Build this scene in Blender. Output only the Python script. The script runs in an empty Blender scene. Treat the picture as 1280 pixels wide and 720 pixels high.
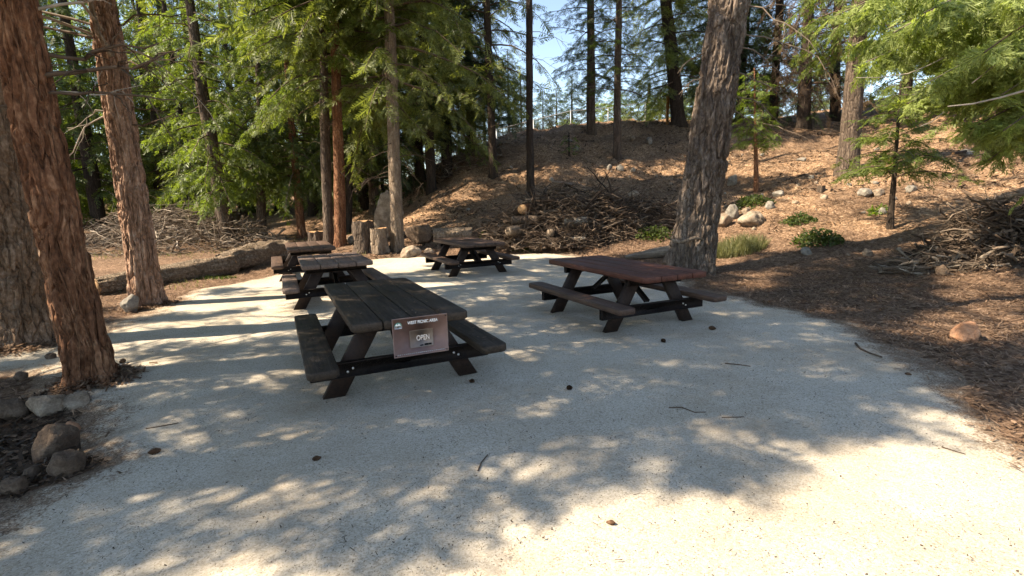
import bpy, math, random
import numpy as np
from mathutils import Vector

rng = np.random.default_rng(11)
random.seed(11)
sc = bpy.context.scene
COL = sc.collection
R = math.radians

# ------------------------------------------------------------------ camera
F_PX, PITCH, ROLL, CAM_H = 637.5, 0.17159, -0.02623, 1.697
CP, SP, CR, SR = math.cos(PITCH), math.sin(PITCH), math.cos(ROLL), math.sin(ROLL)
CAMPOS = np.array([0, 0, CAM_H])
SUN_EL, SUN_AZ = R(45), R(12)          # shadows run towards +x and a little towards +y
SUN = np.array([-math.cos(SUN_EL) * math.cos(SUN_AZ), -math.cos(SUN_EL) * math.sin(SUN_AZ), math.sin(SUN_EL)])


def ray(px, py):
    xp, yp = px - 640.0, py - 360.0
    x = xp * CR + yp * SR
    y = -xp * SR + yp * CR
    x, u = x / F_PX, -y / F_PX
    return np.array([x, CP + u * SP, -SP + u * CP])


def at(px, py, depth):
    d = ray(px, py)
    return CAMPOS + d * (depth / d[1])


def project(P):
    P = np.asarray(P, float)
    X, Y, Z = P[..., 0], P[..., 1], P[..., 2] - CAM_H
    d = Y * CP - Z * SP
    u = Y * SP + Z * CP
    dd = np.where(d > 0.05, d, 0.05)
    x, y = F_PX * X / dd, -F_PX * u / dd
    return 640 + x * CR - y * SR, 360 + x * SR + y * CR, d


# ------------------------------------------------------------------ noise
def _hash(ix, iy, iz):
    h = (ix * 374761393 + iy * 668265263 + iz * 2147483647 + 1013) & 0xFFFFFFFF
    h = ((h ^ (h >> 13)) * 1274126177) & 0xFFFFFFFF
    h = ((h ^ (h >> 16)) * 2246822519) & 0xFFFFFFFF
    return ((h ^ (h >> 15)) & 0xFFFFFF) / float(0xFFFFFF)


def noise(x, y, z=0.0):
    x, y, z = np.broadcast_arrays(np.asarray(x, float), np.asarray(y, float), np.asarray(z, float))
    xi, yi, zi = np.floor(x).astype(np.int64), np.floor(y).astype(np.int64), np.floor(z).astype(np.int64)
    fx, fy, fz = x - xi, y - yi, z - zi
    fx, fy, fz = [f * f * (3 - 2 * f) for f in (fx, fy, fz)]
    r = 0
    for dx in (0, 1):
        wx = fx if dx else 1 - fx
        for dy in (0, 1):
            wy = fy if dy else 1 - fy
            for dz in (0, 1):
                wz = fz if dz else 1 - fz
                r = r + wx * wy * wz * _hash(xi + dx, yi + dy, zi + dz)
    return r


def fbm(x, y, z=0.0, o=4):
    a, s, t = 0.5, 0.0, 0.0
    x, y, z = np.asarray(x, float), np.asarray(y, float), np.asarray(z, float)
    for i in range(o):
        s = s + a * noise(x, y, z)
        t += a
        x, y, z, a = x * 2.03 + 7.1, y * 2.03 + 3.3, z * 2.03 + 1.7, a * 0.5
    return s / t


# ------------------------------------------------------------------ terrain
CTRL = []
for (px, py, d) in [
    # crest of the mound
    (560, 205, 27), (600, 186, 27), (640, 177, 27), (700, 164, 28), (740, 160, 29), (800, 152, 30), (850, 153, 30.5), (900, 152, 31),
    (960, 150, 31), (1003, 156, 29), (1080, 152, 29), (1160, 148, 27), (1250, 140, 25),
    # its face
    (616, 222, 23), (664, 246, 20.5), (772, 198, 24.5), (720, 215, 22.5), (850, 215, 22.5), (900, 245, 18.5), (944, 240, 18.5),
    (1062, 215, 18.5), (1000, 200, 21.5), (985, 235, 18), (1113, 287, 13.2), (1060, 262, 15), (940, 272, 15.8), (1020, 300, 12.8),
    (870, 290, 16), (800, 300, 15.6), (720, 300, 16.0), (640, 295, 16.6), (570, 285, 18.2), (560, 245, 22),
    (1180, 210, 17), (1270, 200, 16), (1200, 270, 13), (1280, 270, 11.5), (1250, 330, 9.3), (1150, 318, 11.2), (930, 335, 11.5),
    (500, 300, 17.8), (450, 290, 20), (470, 262, 25), (420, 262, 27),
]:
    CTRL.append(at(px, py, d))
for x in (-6, -3, 0, 3, 5):
    for y in (1, 4, 7, 10, 13):
        CTRL.append((x, y, 0.0))
for p in [(8, 1, 0), (7.5, 4, 0.02), (7, 7, 0.05), (11, 3, 0.1), (14, 6, .5), (-4, -3, 0), (4, -3, 0), (-2, 14.3, 0.0), (0.5, 14.3, 0),
          (-8, 13, .0), (-9, 9, -.05), (-10, 4, -.1), (-9, 17, .05), (-12, 22, .3), (-6, 22, .35), (-20, 10, 0), (-20, 25, .5), (-12, 32, 1.0), (-30, 40, 2.2), (-10, 45, 3),
          (0, -15, 0), (-15, -10, 0), (15, -10, .3), (25, 8, 3), (25, 25, 7), (30, 45, 7.5), (5, 45, 5.0), (15, 40, 6.5), (0, 60, 4.5), (-30, 70, 4),
          (30, 75, 6), (0, 110, 4), (-70, 40, 3), (-80, 100, 5), (80, 100, 8), (80, 20, 6), (-70, -40, 0), (70, -50, 1), (0, -60, 0), (0, 180, 5), (-160, 160, 5), (160, 160, 8)]:
    CTRL.append(p)
CTRL = np.array(CTRL, float)


def _phi(r2):
    return 0.5 * r2 * np.log(r2 + 1e-9)


def _fit():
    P = CTRL
    n = len(P)
    d2 = ((P[:, None, :2] - P[None, :, :2]) ** 2).sum(-1)
    A = np.zeros((n + 3, n + 3))
    A[:n, :n] = _phi(d2) + np.eye(n) * 0.35
    A[:n, n] = 1
    A[:n, n + 1:] = P[:, :2]
    A[n:, :n] = A[:n, n:].T
    b = np.zeros(n + 3)
    b[:n] = P[:, 2]
    return np.linalg.solve(A, b)


TPS = _fit()


def pad_poly():
    pts = [(-90, 690), (-10, 626), (55, 604), (100, 588), (104, 545), (88, 508), (50, 484), (-80, 474), (-80, 436), (75, 428), (150, 400), (240, 365), (330, 345), (430, 328), (520, 320), (600, 315), (680, 317), (760, 325),
           (830, 343), (905, 368), (1000, 388), (1070, 408), (1140, 440), (1200, 480), (1290, 560)]
    out = []
    for px, py in pts:
        d = ray(px, py)
        t = -CAM_H / d[2]
        out.append((d[0] * t, d[1] * t))
    out += [(5.5, 0.3), (6, -5), (-4.5, -5), (-3.4, .4)]
    return np.array(out)


PAD = pad_poly()


def inside(poly, x, y):
    x, y = np.asarray(x, float), np.asarray(y, float)
    c = np.zeros(np.broadcast(x, y).shape, bool)
    n = len(poly)
    for i in range(n):
        x0, y0 = poly[i]
        x1, y1 = poly[(i + 1) % n]
        if y0 == y1:
            continue
        t = ((y0 > y) != (y1 > y)) & (x < (x1 - x0) * (y - y0) / (y1 - y0) + x0)
        c ^= t
    return c


def poly_dist(poly, x, y):
    d = np.full(np.shape(x), 1e9)
    for i in range(len(poly)):
        a, b = np.array(poly[i]), np.array(poly[(i + 1) % len(poly)])
        ab = b - a
        t = np.clip(((x - a[0]) * ab[0] + (y - a[1]) * ab[1]) / (ab @ ab + 1e-12), 0, 1)
        d = np.minimum(d, np.hypot(x - a[0] - t * ab[0], y - a[1] - t * ab[1]))
    return d


def pad_sd(x, y):
    d = poly_dist(PAD, x, y)
    s = np.where(inside(PAD, x, y), d, -d)
    return s + (fbm(x * 1.6, y * 1.6, 3.0) - .5) * .7 + (noise(x * 9, y * 9, 1.0) - .5) * .12


def base_z(x, y):
    x, y = np.asarray(x, float), np.asarray(y, float)
    sh = np.broadcast(x, y).shape
    xf, yf = np.broadcast_to(x, sh).ravel(), np.broadcast_to(y, sh).ravel()
    z = TPS[-3] + TPS[-2] * xf + TPS[-1] * yf
    for i in range(len(CTRL)):
        z = z + TPS[i] * _phi((xf - CTRL[i, 0]) ** 2 + (yf - CTRL[i, 1]) ** 2)
    return np.clip(z, -1, 12).reshape(sh)


_bx, _by = np.arange(-70, 70.01, .35), np.arange(-25, 125.01, .35)
_B = base_z(*np.meshgrid(_bx, _by))
_base_exact = base_z


def base_z(x, y):
    x, y = np.broadcast_arrays(np.asarray(x, float), np.asarray(y, float))
    fx, fy = (x + 70) / .35, (y + 25) / .35
    ok = (fx >= 0) & (fx < len(_bx) - 1.01) & (fy >= 0) & (fy < len(_by) - 1.01)
    cx, cy = np.clip(fx, 0, len(_bx) - 1.01), np.clip(fy, 0, len(_by) - 1.01)
    i, j = cx.astype(int), cy.astype(int)
    u, v = cx - i, cy - j
    r = (_B[j, i] * (1 - u) + _B[j, i + 1] * u) * (1 - v) + (_B[j + 1, i] * (1 - u) + _B[j + 1, i + 1] * u) * v
    if not ok.all():
        r = np.where(ok, r, _base_exact(x, y))
    return r


def ground_z(x, y):
    x, y = np.asarray(x, float), np.asarray(y, float)
    z = base_z(x, y)
    sd = poly_dist(PAD, x, y)
    ins = inside(PAD, x, y)
    flat = np.clip(np.where(ins, 1, 1 - sd / 1.2), 0, 1)
    rough = np.clip(z / 2.0, 0.15, 1)
    bump = (fbm(x * .9, y * .9, 5.) - .5) * .5 * rough + (fbm(x * 3.1, y * 3.1, 9.) - .5) * .26 * (rough * .7 + .25)
    # the mulch bed beyond the rocks at the front left lies lower
    drop = np.clip((-3.0 - x + (y - 3.5) * .4) / .5, 0, 1) * np.clip((4.6 - y) / .8, 0, 1) * np.clip((y + 1) / 1, 0, 1)
    return z * (1 - flat * .85) + bump * (1 - flat) - drop * .10


def hit(px, py):
    d = ray(px, py)
    t = np.concatenate([np.arange(1, 20, .05), np.arange(20, 90, .2)]) / d[1]
    P = CAMPOS + d * t[:, None]
    below = P[:, 2] < ground_z(P[:, 0], P[:, 1])
    i = int(np.argmax(below)) if below.any() else len(t) - 1
    p = P[i]
    return np.array([p[0], p[1], float(ground_z(p[0], p[1]))])


# ------------------------------------------------------------------ mesh building
class MB:
    def __init__(s):
        s.v, s.q, s.t, s.n = [], [], [], 0

    def add(s, v, q=None, t=None):
        v = np.asarray(v, float).reshape(-1, 3)
        if q is not None and len(q):
            s.q.append(np.asarray(q, int) + s.n)
        if t is not None and len(t):
            s.t.append(np.asarray(t, int) + s.n)
        s.v.append(v)
        s.n += len(v)

    def build(s, name, m, parent=None, smooth=False, loc=None):
        me = bpy.data.meshes.new(name)
        V = np.concatenate(s.v) if s.v else np.zeros((0, 3))
        if loc is not None:
            V = V - np.asarray(loc, float)
        Q = np.concatenate(s.q) if s.q else np.zeros((0, 4), int)
        T = np.concatenate(s.t) if s.t else np.zeros((0, 3), int)
        me.vertices.add(len(V))
        me.vertices.foreach_set('co', V.astype(np.float32).ravel())
        nl = Q.size + T.size
        me.loops.add(nl)
        me.polygons.add(len(Q) + len(T))
        me.loops.foreach_set('vertex_index', np.concatenate([Q.ravel(), T.ravel()]).astype(np.int32))
        st = np.concatenate([np.arange(len(Q)) * 4, Q.size + np.arange(len(T)) * 3]).astype(np.int32)
        me.polygons.foreach_set('loop_start', st)
        if smooth:
            me.polygons.foreach_set('use_smooth', np.ones(len(st), bool))
        me.update(calc_edges=True)
        me.validate()
        me.materials.append(m)
        o = bpy.data.objects.new(name, me)
        COL.objects.link(o)
        if parent is not None:
            o.parent = parent
        elif loc is not None:
            o.location = loc
        return o

    # ---- shapes
    def tube(s, pts, rad, n=6, cap=True, disp=None):
        pts = np.asarray(pts, float)
        rad = np.broadcast_to(np.asarray(rad, float), (len(pts),))
        tan = np.gradient(pts, axis=0)
        tan /= np.linalg.norm(tan, axis=1)[:, None] + 1e-9
        a = np.array([1, 0, 0.]) if abs(tan[0, 0]) < .8 else np.array([0, 1, 0.])
        V = []
        th = np.arange(n) * 2 * np.pi / n
        for i in range(len(pts)):
            u = a - tan[i] * (a @ tan[i])
            u /= np.linalg.norm(u) + 1e-9
            a = u
            w = np.cross(tan[i], u)
            r = rad[i] if disp is None else rad[i] * (1 + disp[i])
            V.append(pts[i] + (np.cos(th) * r)[:, None] * u + (np.sin(th) * r)[:, None] * w)
        V = np.concatenate(V)
        k = np.arange(n)
        q = []
        for i in range(len(pts) - 1):
            q.append(np.stack([i * n + k, i * n + (k + 1) % n, (i + 1) * n + (k + 1) % n, (i + 1) * n + k], 1))
        t = []
        if cap:
            m0 = len(V)
            V = np.concatenate([V, pts[:1], pts[-1:]])
            t = np.concatenate([np.stack([np.full(n, m0), (k + 1) % n, k], 1),
                                np.stack([np.full(n, m0 + 1), (len(pts) - 1) * n + k, (len(pts) - 1) * n + (k + 1) % n], 1)])
        s.add(V, np.concatenate(q), t)

    def rbox(s, c, size, bev=.006, M=None, wob=0.0):
        """a box with chamfered edges, long along its largest side and a little uneven"""
        hx, hy, hz = np.asarray(size) / 2.
        sg = np.array([(x, y, z) for x in (-1, 1) for y in (-1, 1) for z in (-1, 1)], float)
        V, idx = [], {}
        for i, g in enumerate(sg):
            for ax in range(3):
                p = g * np.array([hx, hy, hz])
                for b in range(3):
                    if b != ax:
                        p[b] -= g[b] * bev
                idx[(tuple(g), ax)] = len(V)
                V.append(p)
        V = np.array(V)
        q, t = [], []
        def G(x, y, z, ax): return idx[((float(x), float(y), float(z)), ax)]
        # faces
        for sgn in (-1, 1):
            f = [G(sgn, -1, -1, 0), G(sgn, 1, -1, 0), G(sgn, 1, 1, 0), G(sgn, -1, 1, 0)]
            q.append(f if sgn > 0 else f[::-1])
            f = [G(-1, sgn, -1, 1), G(-1, sgn, 1, 1), G(1, sgn, 1, 1), G(1, sgn, -1, 1)]
            q.append(f if sgn > 0 else f[::-1])
            f = [G(-1, -1, sgn, 2), G(1, -1, sgn, 2), G(1, 1, sgn, 2), G(-1, 1, sgn, 2)]
            q.append(f if sgn > 0 else f[::-1])
        for a in (-1, 1):
            for b in (-1, 1):
                f = [G(-1, a, b, 1), G(-1, a, b, 2), G(1, a, b, 2), G(1, a, b, 1)]
                q.append(f if a * b < 0 else f[::-1])
                f = [G(a, -1, b, 0), G(a, -1, b, 2), G(a, 1, b, 2), G(a, 1, b, 0)]
                q.append(f if a * b > 0 else f[::-1])
                f = [G(a, b, -1, 0), G(a, b, -1, 1), G(a, b, 1, 1), G(a, b, 1, 0)]
                q.append(f if a * b < 0 else f[::-1])
        for g in sg:
            f = [idx[(tuple(g), 0)], idx[(tuple(g), 1)], idx[(tuple(g), 2)]]
            t.append(f if g.prod() > 0 else f[::-1])
        if wob:
            V = V + (rng.random(V.shape) - .5) * wob
        if M is not None:
            V = V @ np.asarray(M).T
        s.add(V + np.asarray(c, float), q, t)


def tag(o, label, cat, group=None, kind=None):
    if label: o['label'] = label
    if cat: o['category'] = cat
    if group: o['group'] = group
    if kind: o['kind'] = kind
    return o


def empty(name, loc, label, cat, group=None, rz=0):
    o = bpy.data.objects.new(name, None)
    COL.objects.link(o)
    o.location = loc
    o.rotation_euler = (0, 0, rz)
    o.empty_display_size = .2
    return tag(o, label, cat, group)


# ------------------------------------------------------------------ materials
def mat(name):
    m = bpy.data.materials.new(name)
    m.use_nodes = True
    nt = m.node_tree
    nt.nodes.clear()
    out = nt.nodes.new('ShaderNodeOutputMaterial')
    b = nt.nodes.new('ShaderNodeBsdfPrincipled')
    nt.links.new(b.outputs[0], out.inputs[0])
    return m, nt, b, out


def N(nt, t, **kw):
    n = nt.nodes.new(t)
    for k, v in kw.items():
        if k in n.inputs:
            n.inputs[k].default_value = v
        else:
            setattr(n, k, v)
    return n


def ramp(nt, src, stops):
    r = nt.nodes.new('ShaderNodeValToRGB')
    while len(r.color_ramp.elements) > 1:
        r.color_ramp.elements.remove(r.color_ramp.elements[-1])
    for i, (p, c) in enumerate(stops):
        e = r.color_ramp.elements[0] if i == 0 else r.color_ramp.elements.new(p)
        e.position = p
        e.color = (*c, 1) if len(c) == 3 else c
    nt.links.new(src, r.inputs[0])
    return r.outputs[0]


def coord(nt, kind='Object', scale=(1, 1, 1)):
    tc = nt.nodes.new('ShaderNodeTexCoord')
    mp = nt.nodes.new('ShaderNodeMapping')
    mp.inputs['Scale'].default_value = scale
    nt.links.new(tc.outputs[kind], mp.inputs[0])
    return mp.outputs[0]


def tex(nt, vec, scale, detail=5, rough=.55, dist=0.0):
    n = N(nt, 'ShaderNodeTexNoise')
    n.inputs['Scale'].default_value = scale
    n.inputs['Detail'].default_value = detail
    n.inputs['Roughness'].default_value = rough
    n.inputs['Distortion'].default_value = dist
    nt.links.new(vec, n.inputs['Vector'])
    return n.outputs['Fac']


def vor(nt, vec, scale, out='Distance', feature='F1'):
    n = nt.nodes.new('ShaderNodeTexVoronoi')
    n.feature = feature
    n.inputs['Scale'].default_value = scale
    nt.links.new(vec, n.inputs['Vector'])
    return n.outputs[out]


def mix(nt, fac, a, b, mode='MIX'):
    n = nt.nodes.new('ShaderNodeMix')
    n.data_type = 'RGBA'
    n.blend_type = mode
    for i, v in ((0, fac), (6, a), (7, b)):
        if isinstance(v, (int, float)):
            n.inputs[i].default_value = v
        elif isinstance(v, tuple):
            n.inputs[i].default_value = (*v, 1)
        else:
            nt.links.new(v, n.inputs[i])
    return n.outputs[2]


def math_(nt, op, a, b=None, c=None):
    n = nt.nodes.new('ShaderNodeMath')
    n.operation = op
    for i, v in enumerate((a, b, c)):
        if v is None: continue
        if isinstance(v, (int, float)): n.inputs[i].default_value = v
        else: nt.links.new(v, n.inputs[i])
    return n.outputs[0]


def bump(nt, b, h, strength, dist):
    n = nt.nodes.new('ShaderNodeBump')
    n.inputs['Strength'].default_value = strength
    n.inputs['Distance'].default_value = dist
    nt.links.new(h, n.inputs['Height'])
    nt.links.new(n.outputs[0], b.inputs['Normal'])


def leaf_mat(name, c1, c2, trans, gloss=.35):
    m, nt, b, out = mat(name)
    g = nt.nodes.new('ShaderNodeNewGeometry')
    vec = coord(nt, 'Object')
    f = tex(nt, vec, .9, 2)
    f2 = math_(nt, 'ADD', math_(nt, 'MULTIPLY', g.outputs['Random Per Island'], .55), math_(nt, 'MULTIPLY', f, .55))
    col = ramp(nt, f2, [(.15, c1), (.55, tuple((np.array(c1) + np.array(c2)) / 2)), (.85, c2)])
    nt.links.new(col, b.inputs['Base Color'])
    b.inputs['Roughness'].default_value = .5
    b.inputs['Specular IOR Level'].default_value = gloss
    tr = nt.nodes.new('ShaderNodeBsdfTranslucent')
    nt.links.new(mix(nt, 1.0, col, trans, 'MULTIPLY'), tr.inputs[0])
    ms = nt.nodes.new('ShaderNodeMixShader')
    ms.inputs[0].default_value = .46
    nt.links.new(b.outputs[0], ms.inputs[1])
    nt.links.new(tr.outputs[0], ms.inputs[2])
    nt.links.new(ms.outputs[0], out.inputs[0])
    return m


def bark_mat(name, c1, c2, c3, s=1.0, vs=.14, bs=.9, bd=.02):
    m, nt, b, out = mat(name)
    v = coord(nt, 'Object', (s, s, s * vs))
    v2 = coord(nt, 'Object', (s, s, s * vs * 2.2))
    f = tex(nt, v, 9, 8, .62, .6)
    f2 = tex(nt, v2, 30, 6, .6)
    big = tex(nt, coord(nt, 'Object', (1, 1, .5)), 1.7, 3)
    crack = vor(nt, v, 11, 'Distance', 'DISTANCE_TO_EDGE')
    h = math_(nt, 'ADD', math_(nt, 'MULTIPLY', f, .8), math_(nt, 'MULTIPLY', f2, .35))
    col = ramp(nt, math_(nt, 'ADD', math_(nt, 'MULTIPLY', f, .55), math_(nt, 'MULTIPLY', f2, .45)), [(.3, c1), (.5, c2), (.68, c3)])
    col = mix(nt, math_(nt, 'MULTIPLY', big, .5), col, tuple(np.array(c1) * .8))
    nt.links.new(col, b.inputs['Base Color'])
    b.inputs['Roughness'].default_value = .9
    b.inputs['Specular IOR Level'].default_value = .15
    h = math_(nt, 'ADD', h, math_(nt, 'MULTIPLY', math_(nt, 'MINIMUM', crack, .12), 4.0))
    bump(nt, b, h, bs, bd)
    return m


def wood_mat(name, dark, light, rough=.55, spec=.35, axis='y'):
    m, nt, b, out = mat(name)
    sc_ = {'y': (1, .06, 1), 'x': (.06, 1, 1), 'z': (1, 1, .06)}[axis]
    v = coord(nt, 'Object', sc_)
    f = tex(nt, v, 22, 6, .6, 1.2)
    f2 = tex(nt, v, 90, 4, .6)
    w = tex(nt, coord(nt, 'Object'), 2.3, 4)
    g = nt.nodes.new('ShaderNodeNewGeometry')
    k = math_(nt, 'ADD', math_(nt, 'MULTIPLY', f, .55), math_(nt, 'MULTIPLY', f2, .25))
    k = math_(nt, 'ADD', k, math_(nt, 'MULTIPLY', w, .25))
    k = math_(nt, 'ADD', k, math_(nt, 'MULTIPLY', g.outputs['Random Per Island'], .12))
    scr = tex(nt, coord(nt, 'Object', tuple(6 * q for q in sc_)), 60, 3, .7)
    wear = tex(nt, coord(nt, 'Object', (1, .5, 1)), 5.5, 6, .7)
    col = ramp(nt, k, [(.40, dark), (.55, tuple((np.array(dark) * .6 + np.array(light) * .4))), (.74, light)])
    wf = math_(nt, 'MULTIPLY', ramp(nt, wear, [(.52, (0, 0, 0)), (.70, (1, 1, 1))]), ramp(nt, scr, [(.45, (0, 0, 0)), (.65, (1, 1, 1))]))
    col = mix(nt, math_(nt, 'MULTIPLY', wf, .85), col, tuple(np.minimum(np.array(light) * 1.5 + .035, .5)))
    nt.links.new(col, b.inputs['Base Color'])
    nt.links.new(math_(nt, 'ADD', math_(nt, 'MULTIPLY', w, .3), rough - .15), b.inputs['Roughness'])
    b.inputs['Specular IOR Level'].default_value = spec
    bump(nt, b, math_(nt, 'ADD', f, math_(nt, 'MULTIPLY', f2, .5)), .5, .006)
    return m


def plain(name, c, rough=.6, metal=0.0, spec=.4, var=.25, scale=8):
    m, nt, b, out = mat(name)
    f = tex(nt, coord(nt, 'Object'), scale, 4)
    c = np.array(c)
    nt.links.new(ramp(nt, f, [(.3, tuple(c * (1 - var))), (.7, tuple(np.minimum(c * (1 + var), .95)))]), b.inputs['Base Color'])
    b.inputs['Roughness'].default_value = rough
    b.inputs['Metallic'].default_value = metal
    b.inputs['Specular IOR Level'].default_value = spec
    return m


def rock_mat(name, c1, c2, c3):
    m, nt, b, out = mat(name)
    v = coord(nt, 'Object')
    f = tex(nt, v, 5, 8, .65, .3)
    s = tex(nt, v, 60, 4, .7)
    k = math_(nt, 'ADD', math_(nt, 'MULTIPLY', f, .7), math_(nt, 'MULTIPLY', s, .3))
    nt.links.new(ramp(nt, k, [(.33, c1), (.5, c2), (.66, c3)]), b.inputs['Base Color'])
    b.inputs['Roughness'].default_value = .88
    b.inputs['Specular IOR Level'].default_value = .2
    bump(nt, b, math_(nt, 'ADD', f, math_(nt, 'MULTIPLY', s, .35)), .9, .06)
    return m


def ground_mat():
    m, nt, b, out = mat('forest floor')
    tc = nt.nodes.new('ShaderNodeTexCoord')
    P = tc.outputs['Object']
    fine = tex(nt, P, 38, 6, .7)
    med = tex(nt, P, 7, 6, .65)
    big = tex(nt, P, .55, 5, .6)
    chips = vor(nt, P, 26, 'Color')
    chipv = nt.nodes.new('ShaderNodeSeparateColor')
    nt.links.new(chips, chipv.inputs[0])
    k = math_(nt, 'ADD', math_(nt, 'MULTIPLY', fine, .4), math_(nt, 'MULTIPLY', med, .35))
    k = math_(nt, 'ADD', k, math_(nt, 'MULTIPLY', chipv.outputs[0], .25))
    duff = ramp(nt, k, [(.28, (.032, .020, .014)), (.45, (.155, .092, .060)), (.6, (.30, .19, .125)), (.76, (.50, .36, .26))])
    hill = ramp(nt, k, [(.28, (.06, .034, .021)), (.45, (.23, .132, .076)), (.58, (.40, .255, .158)), (.74, (.62, .48, .34))])
    grass = ramp(nt, k, [(.28, (.04, .05, .02)), (.47, (.12, .125, .05)), (.62, (.22, .20, .09)), (.78, (.34, .28, .15))])
    sep = nt.nodes.new('ShaderNodeSeparateXYZ')
    nt.links.new(P, sep.inputs[0])
    hz = ramp(nt, math_(nt, 'ADD', math_(nt, 'MULTIPLY', sep.outputs[2], .5), math_(nt, 'SUBTRACT', big, .55)), [(.12, (0, 0, 0)), (.5, (1, 1, 1))])
    col = mix(nt, hz, duff, hill)
    earth = tex(nt, P, .42, 7, .68, .4)
    col = mix(nt, ramp(nt, earth, [(.43, (.6, .6, .6)), (.56, (0, 0, 0))]), col, mix(nt, .6, duff, (.055, .036, .026)))
    # green patches on the left, beyond the fallen log
    gx = math_(nt, 'MULTIPLY', math_(nt, 'SUBTRACT', -5.0, sep.outputs[0]), .25)
    gy = math_(nt, 'MULTIPLY', math_(nt, 'SUBTRACT', sep.outputs[1], 9.5), .3)
    gm = math_(nt, 'MINIMUM', math_(nt, 'MAXIMUM', math_(nt, 'MINIMUM', gx, gy), 0.0), 1.0)
    gm2 = ramp(nt, math_(nt, 'ADD', math_(nt, 'MULTIPLY', gm, .5), big), [(1.0, (0, 0, 0)), (1.25, (.6, .6, .6))])
    col = mix(nt, gm2, col, grass)
    nt.links.new(col, b.inputs['Base Color'])
    b.inputs['Roughness'].default_value = .95
    b.inputs['Specular IOR Level'].default_value = .1
    h = math_(nt, 'ADD', math_(nt, 'MULTIPLY', fine, .5), math_(nt, 'ADD', math_(nt, 'MULTIPLY', med, .8), math_(nt, 'MULTIPLY', chipv.outputs[1], .3)))
    bump(nt, b, h, 1.0, .06)
    return m


def sand_mat():
    m, nt, b, out = mat('decomposed granite')
    P = coord(nt, 'Object')
    grit = tex(nt, P, 240, 3, .8)
    grit2 = tex(nt, P, 60, 5, .75)
    med = tex(nt, P, 2.2, 6, .6)
    cell = nt.nodes.new('ShaderNodeSeparateColor')
    nt.links.new(vor(nt, P, 105, 'Color'), cell.inputs[0])
    k = math_(nt, 'ADD', math_(nt, 'MULTIPLY', grit, .28), math_(nt, 'MULTIPLY', grit2, .30))
    k = math_(nt, 'ADD', k, math_(nt, 'ADD', math_(nt, 'MULTIPLY', med, .17), math_(nt, 'MULTIPLY', cell.outputs[0], .25)))
    col = ramp(nt, k, [(.25, (.20, .165, .125)), (.40, (.42, .365, .29)), (.52, (.52, .462, .378)), (.70, (.63, .57, .485))])
    spk = tex(nt, P, 120, 2, .5)
    col = mix(nt, ramp(nt, spk, [(.31, (1, 1, 1)), (.37, (0, 0, 0))]), col, (.10, .075, .06))
    dirt = tex(nt, P, .9, 7, .68)
    col = mix(nt, ramp(nt, dirt, [(.44, (0, 0, 0)), (.72, (.62, .62, .62))]), col, (.33, .25, .17))
    ea = nt.nodes.new('ShaderNodeAttribute'); ea.attribute_name = 'border'
    en = math_(nt, 'ADD', math_(nt, 'MULTIPLY', grit2, 1.0), math_(nt, 'MULTIPLY', tex(nt, P, 6, 6, .75), .7))
    ef = ramp(nt, math_(nt, 'ADD', ea.outputs['Fac'], math_(nt, 'MULTIPLY', math_(nt, 'SUBTRACT', en, .85), 1.7)), [(.56, (0, 0, 0)), (.78, (1, 1, 1))])
    col = mix(nt, ef, col, ramp(nt, k, [(.3, (.05, .032, .022)), (.48, (.17, .115, .078)), (.65, (.33, .24, .17))]))
    nt.links.new(col, b.inputs['Base Color'])
    b.inputs['Roughness'].default_value = .92
    b.inputs['Specular IOR Level'].default_value = .15
    h = math_(nt, 'ADD', math_(nt, 'MULTIPLY', grit, .5), math_(nt, 'ADD', math_(nt, 'MULTIPLY', grit2, .8), math_(nt, 'MULTIPLY', med, 2.2)))
    bump(nt, b, h, .7, .012)
    return m


M = {}
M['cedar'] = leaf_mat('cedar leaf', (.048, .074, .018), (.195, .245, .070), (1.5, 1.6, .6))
M['cedar_dark'] = leaf_mat('shade tinted cedar leaf', (.032, .050, .015), (.110, .142, .040), (1.4, 1.5, .6))  # darker copy of the cedar leaf, shade put into its colour
M['olive'] = leaf_mat('olive cedar leaf', (.060, .078, .022), (.205, .242, .084), (1.5, 1.5, .6))
M['fir'] = leaf_mat('fir needle', (.022, .036, .018), (.075, .104, .046), (1.1, 1.3, .8))
M['pine'] = leaf_mat('pine needle', (.035, .050, .022), (.095, .110, .050), (1.2, 1.3, .8))
M['bright'] = leaf_mat('bright young cedar leaf', (.070, .108, .022), (.180, .235, .064), (1.6, 1.7, .5))
M['cedar_sun'] = leaf_mat('sun tinted cedar leaf', (.10, .13, .032), (.36, .42, .15), (1.5, 1.6, .7))  # paler copy of the cedar leaf, sunlight put into its colour
M['dry'] = leaf_mat('dry needle', (.07, .045, .025), (.16, .10, .06), (1.1, 1.0, .8))
M['grass'] = leaf_mat('bunch grass', (.10, .115, .045), (.22, .21, .10), (1.2, 1.2, .8))
M['shrub'] = leaf_mat('shrub leaf', (.035, .055, .018), (.095, .125, .04), (1.4, 1.5, .6))
M['bark_red'] = bark_mat('red cedar bark', (.038, .016, .009), (.235, .105, .057), (.53, .29, .17), 1.0, .24, 1.0, .06)
M['bark_warm'] = bark_mat('pink cedar bark', (.070, .034, .022), (.38, .225, .155), (.66, .47, .36), 1.0, .22, 1.0, .06)
M['bark_brown'] = bark_mat('brown bark', (.036, .021, .013), (.25, .155, .10), (.52, .37, .27), 1.0, .30, 1.0, .06)
M['bark_gray'] = bark_mat('grey brown bark', (.035, .024, .018), (.12, .088, .068), (.28, .21, .16), 1.0, .2, 1.0, .05)
M['bark_pine'] = bark_mat('furrowed pine bark', (.026, .018, .013), (.175, .130, .102), (.39, .315, .26), .8, .22, 1.0, .06)
M['bark_dark'] = bark_mat('dark bark', (.012, .009, .007), (.05, .036, .028), (.11, .08, .062), 1.0, .18)
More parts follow.
